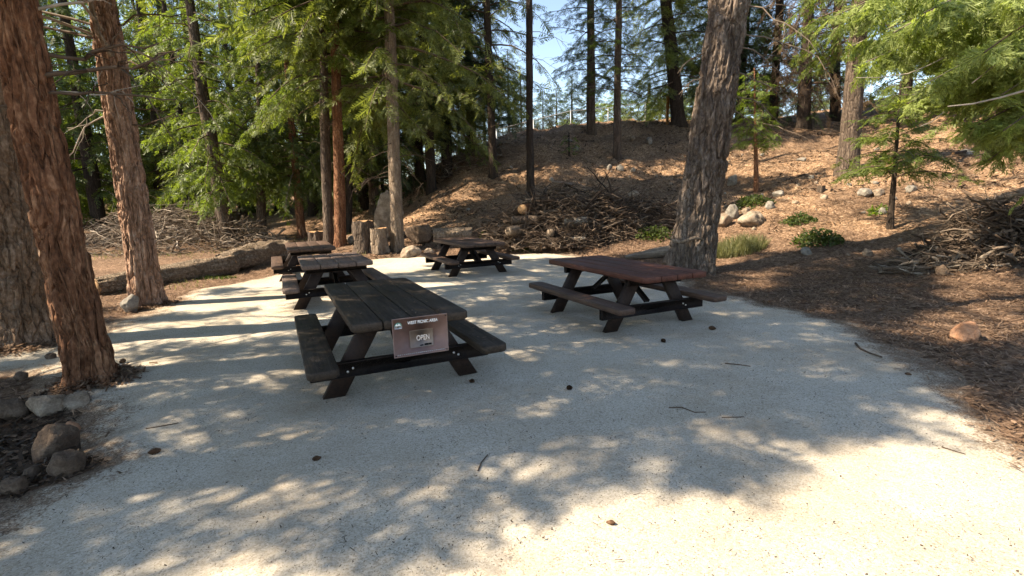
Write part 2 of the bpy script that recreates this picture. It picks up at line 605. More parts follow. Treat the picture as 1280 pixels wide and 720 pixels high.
M['bark_pale'] = bark_mat('pale bark', (.075, .052, .036), (.25, .185, .135), (.44, .35, .27), 1.0, .26, 1.0, .04)
def twig_mat(name, stops):
    m, nt, b, out = mat(name)
    g = nt.nodes.new('ShaderNodeNewGeometry')
    f = tex(nt, coord(nt, 'Object'), 14, 4)
    nt.links.new(ramp(nt, math_(nt, 'ADD', math_(nt, 'MULTIPLY', g.outputs['Random Per Island'], .75), math_(nt, 'MULTIPLY', f, .3)), stops), b.inputs['Base Color'])
    b.inputs['Roughness'].default_value = .9
    b.inputs['Specular IOR Level'].default_value = .15
    return m


M['twig'] = twig_mat('dead twig', [(.1, (.07, .048, .034)), (.5, (.16, .12, .09)), (.8, (.26, .21, .165)), (1.0, (.34, .28, .23))])
M['twig_dark'] = twig_mat('dark twig', [(.1, (.032, .022, .016)), (.5, (.085, .058, .042)), (.8, (.15, .11, .082)), (1.0, (.27, .215, .17))])
M['bleached'] = plain('bleached branch', (.33, .28, .23), .8, 0, .2, .35, 5)
M['cutwood'] = plain('cut wood', (.36, .21, .11), .8, 0, .2, .3, 14)
M['log_gray'] = wood_mat('weathered log', (.075, .055, .042), (.30, .245, .195), .85, .15, 'x')
M['log_brown'] = bark_mat('log bark', (.05, .034, .024), (.30, .22, .155), (.58, .47, .36), 1.4, 1.0, 1.0, .06)
M['wood_black'] = wood_mat('black stained wood', (.008, .006, .005), (.064, .047, .035), .66, .22)
M['wood_red'] = wood_mat('red stained wood', (.022, .010, .008), (.150, .054, .036), .6, .25)
M['wood_brown'] = wood_mat('brown stained wood', (.022, .013, .010), (.115, .066, .046), .6, .35)
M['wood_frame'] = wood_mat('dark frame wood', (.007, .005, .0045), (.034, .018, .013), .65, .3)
M['wood_faded'] = wood_mat('faded stained wood', (.045, .030, .025), (.20, .14, .115), .65, .3)
M['steel'] = plain('galvanised bolt', (.55, .55, .55), .4, .9, .5, .1)
M['sign'] = plain('brown sign face', (.46, .265, .215), .5, 0, .4, .16)
M['sign_edge'] = plain('sign edge', (.50, .33, .28), .5, 0, .5, .05)
M['plate'] = plain('sign plate', (.52, .38, .30), .5, 0, .4, .08)
M['white'] = plain('white lettering', (.88, .85, .82), .5, 0, .4, .05)
M['pale'] = plain('pale lettering', (.72, .62, .54), .5, 0, .4, .08)
M['green'] = plain('emblem green', (.07, .22, .17), .5, 0, .4, .08)
M['black'] = plain('black mark', (.02, .02, .02), .6, 0, .3, .1)
M['orange'] = plain('orange upright', (.50, .20, .05), .6, 0, .3, .15)
M['fence'] = plain('galvanised wire', (.36, .37, .38), .5, .5, .4, .1)
M['rock_tan'] = rock_mat('tan granite', (.085, .060, .042), (.27, .205, .15), (.46, .38, .30))
M['rock_gray'] = rock_mat('grey granite', (.075, .066, .056), (.22, .195, .165), (.38, .345, .295))
M['rock_brown'] = rock_mat('brown fieldstone', (.040, .026, .018), (.115, .078, .055), (.22, .16, .115))
M['rock_orange'] = rock_mat('orange stone', (.24, .115, .062), (.42, .215, .125), (.52, .31, .20))
M['cone'] = plain('pine cone', (.10, .055, .032), .8, 0, .2, .4, 30)
M['ground'] = ground_mat()
M['sand'] = sand_mat()
M['litter'] = leaf_mat('needle litter', (.085, .044, .028), (.47, .315, .215), (.5, .5, .5), .15)
M['speck'] = leaf_mat('dark specks', (.025, .018, .014), (.12, .08, .055), (.5, .5, .5), .15)


# ------------------------------------------------------------------ ground and pad
def axis(segs):
    out = []
    for a, b, st in segs:
        out.append(np.arange(a, b, st))
    return np.concatenate(out + [[segs[-1][1]]])


gx = axis([(-400, -100, 60), (-100, -40, 10), (-40, -14, 1.2), (-14, -7, .25), (-7, 11, .13), (11, 18, .3), (18, 40, 1.2), (40, 100, 10), (100, 400, 60)])
gy = axis([(-400, -100, 60), (-100, -20, 10), (-20, 0, 1.5), (0, 1, .3), (1, 14, .13), (14, 24, .18), (24, 36, .4), (36, 60, 1.5), (60, 120, 8), (120, 600, 60)])


def grid(gx, gy, zf, name, m):
    X, Y = np.meshgrid(gx, gy)
    Z = zf(X, Y)
    nx, ny = len(gx), len(gy)
    V = np.stack([X, Y, Z], -1).reshape(-1, 3)
    i, j = np.meshgrid(np.arange(nx - 1), np.arange(ny - 1))
    a = (j * nx + i).ravel()
    b = MB()
    b.add(V, np.stack([a, a + 1, a + nx + 1, a + nx], 1))
    return b.build(name, m, smooth=True)


def zg(X, Y):
    z = ground_z(X, Y)
    sd = pad_sd(X, Y)
    return z - np.clip((sd - .05) / .15, 0, 1) * .05


tag(grid(gx, gy, zg, 'ground', M['ground']), 'brown forest floor of needles and chips', None, None, 'structure')


def build_pad():
    st = .065
    xs, ys = np.arange(-7.5, 7.0, st), np.arange(-3, 15.5, st)
    X, Y = np.meshgrid(xs, ys)
    sd = pad_sd(X, Y)
    Z = ground_z(X, Y) + np.clip(sd / .25, -.6, 1) * .022 + (fbm(X * 1.1, Y * 1.1, 2.) - .5) * .03 * np.clip(sd, 0, 1) + (fbm(X * 7, Y * 7, 4., 3) - .5) * .012
    nx, ny = len(xs), len(ys)
    i, j = np.meshgrid(np.arange(nx - 1), np.arange(ny - 1))
    a = (j * nx + i).ravel()
    keep = (sd.ravel()[a] > -.14)
    a = a[keep]
    q = np.stack([a, a + 1, a + nx + 1, a + nx], 1)
    used, inv = np.unique(q, return_inverse=True)
    V = np.stack([X, Y, Z], -1).reshape(-1, 3)[used]
    b = MB()
    b.add(V, inv.reshape(q.shape))
    po = b.build('gravel_pad', M['sand'], smooth=True)
    at_ = po.data.attributes.new('border', 'FLOAT', 'POINT')
    at_.data.foreach_set('value', np.clip(1 - sd.ravel()[used] / .85, 0, 1).astype(np.float32))
    tag(po, 'pale decomposed granite pad under the tables', None, None, 'structure')


build_pad()


def top_z(x, y):
    """height of whatever one stands on at (x, y)"""
    z = ground_z(x, y)
    sd = pad_sd(np.asarray(x, float), np.asarray(y, float))
    return z + np.where(sd > 0, np.clip(sd / .25, 0, 1) * .022 + (fbm(np.asarray(x) * 1.1, np.asarray(y) * 1.1, 2.) - .5) * .03 * np.clip(sd, 0, 1), 0)


# ------------------------------------------------------------------ picnic tables
def corners(mb, x0, x1, y0, y1, z0, z1, rnd, wob=.004):
    """a plank along y whose outer corners are rounded: rnd = set of (sx, sy)"""
    pts = []
    for sx, sy in ((-1, -1), (1, -1), (1, 1), (-1, 1)):
        cx, cy = (x0 if sx < 0 else x1), (y0 if sy < 0 else y1)
        r = .055 if (sx, sy) in rnd else .007
        a0 = {(-1, -1): 180, (1, -1): 270, (1, 1): 0, (-1, 1): 90}[(sx, sy)]
        for k in range(6):
            a = R(a0 + 90 * k / 5)
            pts.append((cx - sx * r + r * math.cos(a), cy - sy * r + r * math.sin(a)))
    pts = np.array(pts)
    n = len(pts)
    c = np.array([(x0 + x1) / 2, (y0 + y1) / 2])
    bev = .011
    rings = []
    dz = (rng.random() - .5) * wob
    for z, ins in ((z0, bev), (z0 + bev, 0), (z1 - bev, 0), (z1 - bev * .3, bev * .3), (z1, bev)):
        d = pts - c
        half = np.array([(x1 - x0) / 2, (y1 - y0) / 2])
        p = c + d * (1 - ins / half)
        rings.append(np.column_stack([p, np.full(n, z + dz)]))
    V = np.concatenate(rings + [[[c[0], c[1], z0 + dz]], [[c[0], c[1], z1 + dz]]])
    k = np.arange(n)
    q = np.concatenate([np.stack([i * n + k, i * n + (k + 1) % n, (i + 1) * n + (k + 1) % n, (i + 1) * n + k], 1) for i in range(len(rings) - 1)])
    b0 = len(rings) * n
    t = np.concatenate([np.stack([np.full(n, b0), (k + 1) % n, k], 1), np.stack([np.full(n, b0 + 1), (len(rings) - 1) * n + k, (len(rings) - 1) * n + (k + 1) % n], 1)])
    mb.add(V, q, t)


def slant(mb, p0, p1, w, th, bev=.008):
    """a flat board in the xz plane from p0 to p1 (width w in plane, thickness th along y), feet and head cut level"""
    p0, p1 = np.array(p0, float), np.array(p1, float)
    d = p1 - p0
    hx = w / 2 / abs(d[2]) * np.hypot(d[0], d[2])
    prof = [(p0[0] - hx, p0[2]), (p0[0] + hx, p0[2]), (p1[0] + hx, p1[2]), (p1[0] - hx, p1[2])]
    V, n = [], 4
    for y, ins in ((-th / 2, bev), (-th / 2 + bev, 0), (th / 2 - bev, 0), (th / 2, bev)):
        c = np.mean(prof, 0)
        for q in prof:
            dx = np.sign(q[0] - (p0[0] if q[1] == p0[2] else p1[0])) * ins
            V.append((q[0] - dx, p0[1] + y, q[1]))
    k = np.arange(4)
    q = [np.stack([i * n + k, (i + 1) * n + k, (i + 1) * n + (k + 1) % n, i * n + (k + 1) % n], 1) for i in range(3)]
    q = np.concatenate(q + [[[0, 1, 2, 3]], [[15, 14, 13, 12]]])
    mb.add(V, q)


def picnic_table(loc, yaw, label, mtop, mseat, mframe, L=2.33, W=.98, tilt=(0, 0), wear=0):
    root = empty('picnic_table', loc, label, 'picnic table', 'wooden picnic tables on the pale pad', yaw)
    root.rotation_euler = (tilt[1], -tilt[0], yaw)
    H, th = .76, .072
    b = MB()
    n = 4
    pw = W / n
    for i in range(n):
        x0 = -W / 2 + i * pw + (.005 if i else 0)
        x1 = -W / 2 + (i + 1) * pw - (.005 if i < n - 1 else 0)
        rnd = set()
        if i == 0: rnd |= {(-1, -1), (-1, 1)}
        if i == n - 1: rnd |= {(1, -1), (1, 1)}
        e0, e1 = (rng.random() - .5) * .016, (rng.random() - .5) * .016
        corners(b, x0, x1, -L / 2 + e0, L / 2 + e1, H - th, H, rnd)
    b.build('tabletop', mtop, root)
    bo, bw, zs = .726, .245, .42
    for s in (-1, 1):
        b = MB()
        corners(b, s * bo - bw / 2, s * bo + bw / 2, -L / 2 - .01, L / 2 + .01, zs - .072, zs, {(-1, -1), (1, -1), (1, 1), (-1, 1)})
        b.build('seat', mseat, root)
    fl = .67 * L / 2.33
    for e in (-1, 1):
        y = e * fl
        for s in (-1, 1):
            b = MB()
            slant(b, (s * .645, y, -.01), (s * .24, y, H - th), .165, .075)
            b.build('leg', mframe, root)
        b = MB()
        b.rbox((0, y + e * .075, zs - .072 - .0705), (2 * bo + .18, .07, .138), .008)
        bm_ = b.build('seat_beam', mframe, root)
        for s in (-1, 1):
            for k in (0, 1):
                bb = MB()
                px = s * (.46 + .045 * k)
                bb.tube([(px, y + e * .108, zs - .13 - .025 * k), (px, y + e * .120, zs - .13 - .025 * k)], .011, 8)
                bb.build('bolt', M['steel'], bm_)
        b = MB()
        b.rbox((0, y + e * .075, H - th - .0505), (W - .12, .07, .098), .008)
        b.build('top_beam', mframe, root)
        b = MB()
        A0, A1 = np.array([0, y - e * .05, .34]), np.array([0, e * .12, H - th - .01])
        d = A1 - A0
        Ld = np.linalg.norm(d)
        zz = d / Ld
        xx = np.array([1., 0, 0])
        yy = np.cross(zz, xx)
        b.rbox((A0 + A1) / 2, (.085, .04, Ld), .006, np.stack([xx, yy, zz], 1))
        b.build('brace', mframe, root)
    return root


TA = (-1.311, 5.158, 0.0); YA = .433
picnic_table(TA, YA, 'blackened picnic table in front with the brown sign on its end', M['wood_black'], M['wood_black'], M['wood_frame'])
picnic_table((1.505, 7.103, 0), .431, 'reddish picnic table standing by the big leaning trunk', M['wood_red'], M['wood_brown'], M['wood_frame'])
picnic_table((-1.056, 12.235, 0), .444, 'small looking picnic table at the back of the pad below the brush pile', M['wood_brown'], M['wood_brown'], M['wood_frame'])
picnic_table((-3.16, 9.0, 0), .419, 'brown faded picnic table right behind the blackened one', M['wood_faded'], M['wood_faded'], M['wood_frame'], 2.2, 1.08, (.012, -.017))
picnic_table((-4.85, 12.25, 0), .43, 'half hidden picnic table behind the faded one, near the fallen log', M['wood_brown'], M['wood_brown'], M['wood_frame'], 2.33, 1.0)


# ------------------------------------------------------------------ the sign
def text_mesh(txt, size, font_w=1.0):
    cu = bpy.data.curves.new('lettering', 'FONT')
    cu.body = txt
    cu.size = size
    cu.extrude = .0006
    cu.align_x = 'CENTER'
    cu.align_y = 'CENTER'
    cu.offset = size * .018
    o = bpy.data.objects.new('lettering', cu)
    COL.objects.link(o)
    dg = bpy.context.evaluated_depsgraph_get()
    me = bpy.data.meshes.new_from_object(o.evaluated_get(dg))
    bpy.data.objects.remove(o)
    bpy.data.curves.remove(cu)
    return me


def sign():
    cs, sn = math.cos(YA), math.sin(YA)
    lx, ly, lz = .055, -2.33 / 2 - .013, .605
    loc = (TA[0] + lx * cs - ly * sn, TA[1] + lx * sn + ly * cs, lz)
    root = empty('picnic_sign', loc, 'brown sign reading OPEN fixed to the end of the blackened table', 'sign', None, YA)
    w, h = .465, .325
    b = MB(); b.rbox((0, 0, 0), (w, .008, h), .002); b.build('panel', M['sign'], root)
    # raised rim
    b = MB()
    for s in (-1, 1):
        b.rbox((0, -.0050, s * (h / 2 - .003)), (w, .003, .005), .0008)
        b.rbox((s * (w / 2 - .003), -.0050, 0), (.005, .003, h - .013), .0008)
    b.build('rim', M['sign_edge'], root)
    b = MB(); b.rbox((.003, -.0060, -.022), (.198, .004, .148), .0012); pl = b.build('plate', M['plate'], root)

    def put(txt, size, x, z, m, y=-.0062, sx=1.0):
        me = text_mesh(txt, size)
        me.materials.clear(); me.materials.append(m)
        o = bpy.data.objects.new('lettering', me)
        COL.objects.link(o)
        o.parent = root
        o.location = (x, y, z)
        o.rotation_euler = (R(90), 0, 0)
        o.scale = (sx, 1, 1)
        return o
    put('WEST PICNIC AREA', .036, .02, .118, M['white'], -.0055, .80)
    put('OPEN', .062, .015, -.018, M['pale'], -.0092, .70)
    b = MB()
    for k in range(24):
        ww = .008 + .008 * rng.random()
        b.rbox((-w / 2 + .035 + k * .0168, -.0048, -h / 2 + .021), (ww, .001, .006), .0003)
    b.build('footer_line', M['white'], root)
    b = MB()
    b.rbox((.055, -.0089, -.078), (.060, .001, .016), .0003)
    b.rbox((.000, -.0089, -.080), (.028, .001, .009), .0003)
    b.build('latch_mark', M['black'], root)
    # emblem: green dome over a white base
    b = MB()
    n = 28
    ang = [R(a) for a in np.linspace(0, 180, n)]
    V = [(-.185 + .030 * math.cos(a), -.0056, .103 + .030 * math.sin(a)) for a in ang]
    V += [(-.185, -.0056, .103)]
    b.add(V, None, [(i, n, i + 1) for i in range(n - 1)])
    em = b.build('emblem', M['green'], root)
    b = MB()
    b.rbox((-.185, -.0054, .090), (.060, .0012, .022), .0004)
    b.add([(-.212, -.0062, .106), (-.196, -.0062, .122), (-.188, -.0062, .113), (-.178, -.0062, .126), (-.160, -.0062, .106)], None, [(0, 4, 2), (0, 2, 1), (2, 4, 3)])
    b.build('emblem_base', M['white'], em)
    for sx in (-1, 1):
        for sz in (-1, 1):
            if (sx, sz) == (-1, 1): continue
            b = MB(); b.tube([(sx * (w / 2 - .016), -.003, sz * (h / 2 - .016)), (sx * (w / 2 - .016), -.0085, sz * (h / 2 - .016))], .0055, 10)
            b.build('bolt', M['black'], root)


sign()


# ------------------------------------------------------------------ foliage templates
def kite(V, Q, base, d, L, w, tilt):
    d = d / np.linalg.norm(d)
    nrm = np.array([0, 0, 1.]) + tilt
    s = np.cross(nrm, d)
    s /= np.linalg.norm(s) + 1e-9
    k = len(V)
    V += [base, base + d * L * .5 + s * w / 2, base + d * L, base + d * L * .5 - s * w / 2]
    Q.append((k, k + 1, k + 2, k + 3))


def spray_cedar(n, sub, seed, wf=.20):
    r = np.random.default_rng(seed)
    V, Q = [], []
    kite(V, Q, np.zeros(3), np.array([1, 0, -.12]), 1.0, .03, np.zeros(3))
    for i in range(n):
        x = .06 + .92 * i / (n - 1)
        for s in (-1, 1):
            if r.random() < .08: continue
            L = (.46 * (1 - .72 * x ** 1.6) + .05) * r.uniform(.7, 1.15)
            a = R(r.uniform(34, 60))
            d = np.array([math.cos(a), s * math.sin(a), r.uniform(-.38, .06)])
            b = np.array([x, 0, -.12 * x * x])
            kite(V, Q, b, d, L, L * wf, r.normal(0, .45, 3))
            if sub:
                for j in (.3, .52, .74):
                    for s2 in ((-1, 1) if sub > 1 else (r.choice([-1, 1]),)):
                        a2 = a + s * s2 * R(r.uniform(28, 48))
                        d2 = np.array([math.cos(a2), s * math.sin(a2), r.uniform(-.4, .05)])
                        kite(V, Q, b + d / np.linalg.norm(d) * L * j, d2, L * r.uniform(.35, .55), L * wf * .62, r.normal(0, .45, 3))
    return np.array(V), np.array(Q)


def spray_pine(n, seed):
    r = np.random.default_rng(seed)
    V, Q = [], []
    kite(V, Q, np.zeros(3), np.array([1, 0, -.05]), .8, .04, np.zeros(3))
    for i in range(n):
        x = r.uniform(.25, .85)
        a = r.uniform(0, 2 * np.pi)
        d = np.array([r.uniform(.35, .9), math.cos(a), math.sin(a) * .8 + .1])
        kite(V, Q, np.array([x, 0, 0]), d, r.uniform(.32, .5), .035, r.normal(0, .8, 3))
    return np.array(V), np.array(Q)


def spray_fir(n, seed):
    r = np.random.default_rng(seed)
    V, Q = [], []
    kite(V, Q, np.zeros(3), np.array([1, 0, -.05]), 1.0, .07, np.zeros(3))
    for i in range(n):
        x = .05 + .9 * i / (n - 1)
        for s in (-1, 1):
            L = (.40 * (1 - .8 * x)) * r.uniform(.7, 1.1) + .05
            a = R(r.uniform(45, 68))
            d = np.array([math.cos(a), s * math.sin(a), r.uniform(-.2, .1)])
            kite(V, Q, np.array([x, 0, -.05 * x]), d, L, .055, r.normal(0, .35, 3))
    return np.array(V), np.array(Q)


TEMPL = {
    'cedar_hi': [spray_cedar(10, 2, 100 + i, .15) for i in range(4)],
    'cedar_mid': [spray_cedar(9, 1, 200 + i, .17) for i in range(5)],
    'cedar_lo': [spray_cedar(9, 0, 300 + i, .20) for i in range(5)],
    'pine': [spray_pine(26, 400 + i) for i in range(4)],
    'fir': [spray_fir(9, 500 + i) for i in range(4)],
}


class Sprays:
    def __init__(s):
        s.p, s.d, s.n, s.l = [], [], [], []

    def add(s, p, d, l, n=(0, 0, 1)):
        s.p.append(p); s.d.append(d); s.l.append(l); s.n.append(n)

    def mesh(s, mb, kind):
        if not s.p: return
        P, D, L = np.array(s.p, float), np.array(s.d, float), np.array(s.l, float)
        Nn = np.array(s.n, float)
        D /= np.linalg.norm(D, axis=1)[:, None] + 1e-9
        S = np.cross(Nn, D); S /= np.linalg.norm(S, axis=1)[:, None] + 1e-9
        U = np.cross(D, S)
        T = TEMPL[kind]
        which = rng.integers(0, len(T), len(P))
        for k, (V, Q) in enumerate(T):
            m = which == k
            if not m.any(): continue
            W = (V[None, :, 0:1] * D[m][:, None] + V[None, :, 1:2] * S[m][:, None] + V[None, :, 2:3] * U[m][:, None]) * L[m][:, None, None] + P[m][:, None]
            c = m.sum()
            QQ = (Q[None] + (np.arange(c) * len(V))[:, None, None]).reshape(-1, 4)
            mb.add(W.reshape(-1, 3), QQ)


def rv(a=1.0):
    return rng.normal(0, a, 3)


# ------------------------------------------------------------------ trees
class Trunk:
    """a trunk path in coordinates relative to its base"""
    def __init__(s, lean, H, r0, r1, bend=0.0):
        s.lean, s.H, s.r0, s.r1 = np.array(lean, float), H, r0, r1
        s.ph = rng.uniform(0, 6.28, 2); s.bend = bend

    def pt(s, z):
        z = np.asarray(z, float)
        # the lean eases off towards the top
        zz = np.where(z < 6, z, 6 + (z - 6) * .45)
        return np.stack([s.lean[0] * zz + s.bend * np.sin(z * .5 + s.ph[0]), s.lean[1] * zz + s.bend * np.sin(z * .43 + s.ph[1]), z], -1)

    def rad(s, z):
        return s.r0 + (s.r1 - s.r0) * np.clip(np.asarray(z, float) / s.H, 0, 1)


def trunk_mesh(tr, fine_to, nth, dz, amp, style, flare=.35, lobes=5, flare_h=.3):
    zs = np.concatenate([np.arange(-.25, fine_to, dz), np.linspace(fine_to, tr.H, 14)])
    th = np.arange(nth) * 2 * np.pi / nth
    Z, T = np.meshgrid(zs, th, indexing='ij')
    r = tr.rad(np.maximum(Z, 0))
    s0 = rng.uniform(0, 50)
    lob = .55 + .45 * np.cos(T * lobes + s0 + .6 * np.sin(T * 2 + s0))
    r = r * (1 + flare * np.exp(-np.maximum(Z, 0) / flare_h) * lob)
    cx, cy = np.cos(T) * r, np.sin(T) * r
    if style == 'cedar':
        wx = (fbm(cx * 3 + s0, cy * 3, Z * 2.2, 2) - .5) * .16
        f = fbm((cx + wx) * 21 + s0, (cy + wx) * 21, Z * 2.6, 4)
        d = np.abs(f - .5) * 2
        d = np.clip(d * 3.2, 0, 1) - .6
        pl = fbm(cx * 9 + s0, cy * 9, Z * 5.5, 3)
        d = d * (.7 + .6 * pl) + np.clip(np.abs(pl - .5) * 7, 0, 1) * .15 - .12
        d = d + (fbm(cx * 40, cy * 40, Z * 6, 2) - .5) * .5
    else:
        f = fbm(cx * 8 + s0, cy * 8, Z * 2.6, 4)
        d = np.clip(np.abs(f - .5) * 6.0, 0, 1) - .55
        d = d + (fbm(cx * 30, cy * 30, Z * 22, 3) - .5) * .5
    r = r + d * amp + (fbm(cx * 1.6 + s0, cy * 1.6, Z * .7, 3) - .5) * tr.r0 * (.2 if style == 'cedar' else .3)
    c = tr.pt(zs)
    V = np.stack([c[:, 0:1] + np.cos(T) * r, c[:, 1:2] + np.sin(T) * r, Z], -1).reshape(-1, 3)
    k = np.arange(nth)
    Q = np.concatenate([np.stack([i * nth + k, i * nth + (k + 1) % nth, (i + 1) * nth + (k + 1) % nth, (i + 1) * nth + k], 1) for i in range(len(zs) - 1)])
    b = MB()
    b.add(V, Q)
    return b


def curve(p0, d, L, rise, droop, n=7, wob=.04):
    d = np.asarray(d, float)
    s = np.linspace(0, 1, n)
    w = np.cumsum(rng.normal(0, wob * L / n * 2, (n, 3)), 0)
    w[0] = 0
    return np.asarray(p0) + d * (L * s)[:, None] + np.array([0, 0, 1.]) * ((rise * s - droop * s * s) * L)[:, None] + w


def crown(tr, zb, zt, Rr, nl, sp, limbs, slen=.6, rise=.15, droop=.45, step=.35, profile='cone', az=None, hang=.5, twigl=.42, full=1.0, inner=.22, zbias=1.0):
    g = rng.uniform(0, 6.28)
    for i in range(nl):
        u = ((i + rng.random()) / nl) ** zbias
        z = zb + (zt - zb) * u
        if profile == 'cone':
            L = Rr * (1 - u) ** .75 * rng.uniform(.6, 1.1) + .25
        elif profile == 'column':
            L = Rr * (1 - u) ** .38 * rng.uniform(.55, 1.1) + .25
        else:
            L = Rr * max(.15, math.sin(math.pi * (.18 + .8 * u))) ** .7 * rng.uniform(.55, 1.1)
        a = g + i * 2.399 + rng.normal(0, .35)
        if az is not None:
            a = az[0] + (az[1] - az[0]) * rng.random()
        d = np.array([math.cos(a), math.sin(a), 0])
        p = curve(tr.pt(z), d, L, rise + rng.normal(0, .1), droop * rng.uniform(.5, 1.3), 7)
        if limbs is not None:
            limbs.tube(p, np.linspace(max(.012, L * .014), .005, 7), 5, cap=False)
        spray_limb(p, L, sp, slen, step, hang, twigl, inner, full)


def spray_limb(p, L, sp, slen, step, hang=.5, twigl=.42, inner=.22, full=1.0):
    n = max(2, int(L * (1 - inner) / step * full))
    k = np.arange(n)
    s = inner + (1 - inner) * (k + rng.random(n)) / n
    f = s * (len(p) - 1)
    j = np.minimum(f.astype(int), len(p) - 2)
    t = p[j + 1] - p[j]
    q = p[j] + t * (f - j)[:, None]
    t = t / (np.linalg.norm(t, axis=1)[:, None] + 1e-9)
    sd = np.cross(t, (0, 0, 1.)); sd /= np.linalg.norm(sd, axis=1)[:, None] + 1e-9
    a = np.radians(rng.uniform(25, 75, n)) * np.where(k % 2, -1, 1)
    d = t * np.cos(a)[:, None] + sd * np.sin(a)[:, None] + rng.normal(0, .12, (n, 3))
    d[:, 2] -= hang * rng.uniform(.2, 1.1, n)
    d /= np.linalg.norm(d, axis=1)[:, None]
    tl = twigl * L * (1 - s) ** .7 * rng.uniform(.5, 1.1, n)
    m = 1 + (tl / (slen * .5)).astype(int)
    i = np.repeat(k, m)
    e = np.arange(len(i)) - np.repeat(np.cumsum(m) - m, m)
    last = e == m[i] - 1
    c = len(i)
    o = q[i] + d[i] * (tl[i] * e / m[i])[:, None]
    o[:, 2] -= .08 * e * e * slen
    dd = d[i] + rng.normal(0, .22, (c, 3))
    dd[:, 2] -= .12 * e
    s2 = np.cross(d[i], (0, 0, 1.))
    bb = np.radians(50) * np.where(e % 2, 1, -1)
    alt = d[i] * np.cos(bb)[:, None] + s2 * np.sin(bb)[:, None] + rng.normal(0, .15, (c, 3))
    alt[:, 2] -= .35 * hang
    dd = np.where(last[:, None], dd, alt)
    nn = rng.normal(0, .35 + .35 * hang, (c, 3)); nn[:, 2] += 1
    sp.p += list(o); sp.d += list(dd); sp.l += list(slen * rng.uniform(.65, 1.2, c)); sp.n += list(nn)
    t = p[-1] - p[-2]
    sp.add(p[-2] + (p[-1] - p[-2]) * .3, t / np.linalg.norm(t) + rv(.1), slen, np.array([0, 0, 1.]) + rv(.25))


def dead_branch(mb, p0, d, L, r, n=8, rise=.0, droop=.25, wob=.10, twigs=3):
    p = curve(p0, d, L, rise, droop, n, wob)
    mb.tube(p, np.linspace(r, r * .3, n), 6)
    for k in range(twigs):
        j = rng.integers(n // 3, n - 1)
        dd = (p[min(j + 1, n - 1)] - p[j]); dd = dd / (np.linalg.norm(dd) + 1e-9) + rv(.6)
        dd /= np.linalg.norm(dd)
        q = curve(p[j], dd, L * rng.uniform(.15, .4), 0, rng.uniform(0, .5), 5, .14)
        mb.tube(q, np.linspace(r * .45, r * .15, 5), 4)
    return p


class Tree:
    def __init__(s, name, base, H, r0, r1, lean, label, cat='tree', group=None, bend=.03):
        s.base = np.asarray(base, float)
        s.tr = Trunk(lean, H, r0, r1, bend)
        s.root = empty(name, base, label, cat, group)
        s.limbs, s.sp = MB(), Sprays()

    def trunk(s, m, fine=4.0, nth=28, dz=.12, amp=.015, style='pine', **kw):
        s.t = trunk_mesh(s.tr, fine, nth, dz, amp, style, **kw).build('trunk', m, s.root, smooth=True)
        return s.t

    def finish(s, kind, mleaf, mlimb=None):
        if s.limbs.n:
            s.limbs.build('branchwork', mlimb or M['twig_dark'], s.root)
        if s.sp.p:
            b = MB()
            s.sp.mesh(b, kind)
            s.c = b.build('crown', mleaf, s.root)


def lean_from(base, px, py, dy=0.0):
    """lean per metre of height so that the trunk passes the image point (px, py) at its own distance"""
    q = at(px, py, base[1] + dy)
    h = q[2] - base[2]
    return ((q[0] - base[0]) / h, dy / h)


def width(px_w, base):
    return px_w / F_PX * (base[1] * CP) / 2


# ---- the three big cedars on the left, and the canopy trees beside the camera that shade the pad
CAN = []
b1 = hit(123, 478)
T1 = Tree('cedar_tree', b1, 17, .188, .05, lean_from(b1, 18, 0), 'red barked cedar leaning left in the left foreground, its foot at the pad edge')
T1.trunk(M['bark_red'], 4.2, 200, .022, .040, 'cedar', flare=.48, lobes=4, flare_h=.22)
b0 = hit(27, 434)
T0 = Tree('cedar_tree', b0, 18, .31, .06, lean_from(b0, -30, 100), 'fat brown cedar at the left edge of the photo, partly behind the leaning red one')
T0.trunk(M['bark_brown'], 4.5, 150, .03, .06, 'pine', flare=.25)
b2 = hit(183, 383)
T2 = Tree('cedar_tree', b2, 17, .235, .05, lean_from(b2, 130, 0), 'pinkish cedar trunk rising in front of the fallen log')
T2.trunk(M['bark_warm'], 5.2, 170, .026, .042, 'cedar', flare=.45, lobes=5, flare_h=.3)
U = []
for (x, y, H) in [(-6.6, 2.15, 18), (-9.4, 4.0, 17)]:
    t = Tree('cedar_tree', (x, y, float(ground_z(x, y))), H, .3, .05, (rng.normal(0, .015), rng.normal(0, .015)),
             ['shade cedar standing outside the picture at the left of the pad', 'cedar standing outside the picture behind the first shade cedar', 'cedar standing behind the camera at the left',
              'cedar standing outside the picture beyond the fat brown trunk', 'cedar standing behind the camera farthest from the pad'][len(U)])
    t.trunk(M['bark_red'], 4, 24, .3, .02, 'cedar')
    U.append(t)
CAN = [T1, T0, T2] + U
RAD = [4.2, 4.0, 4.0, 4.8, 4.4]

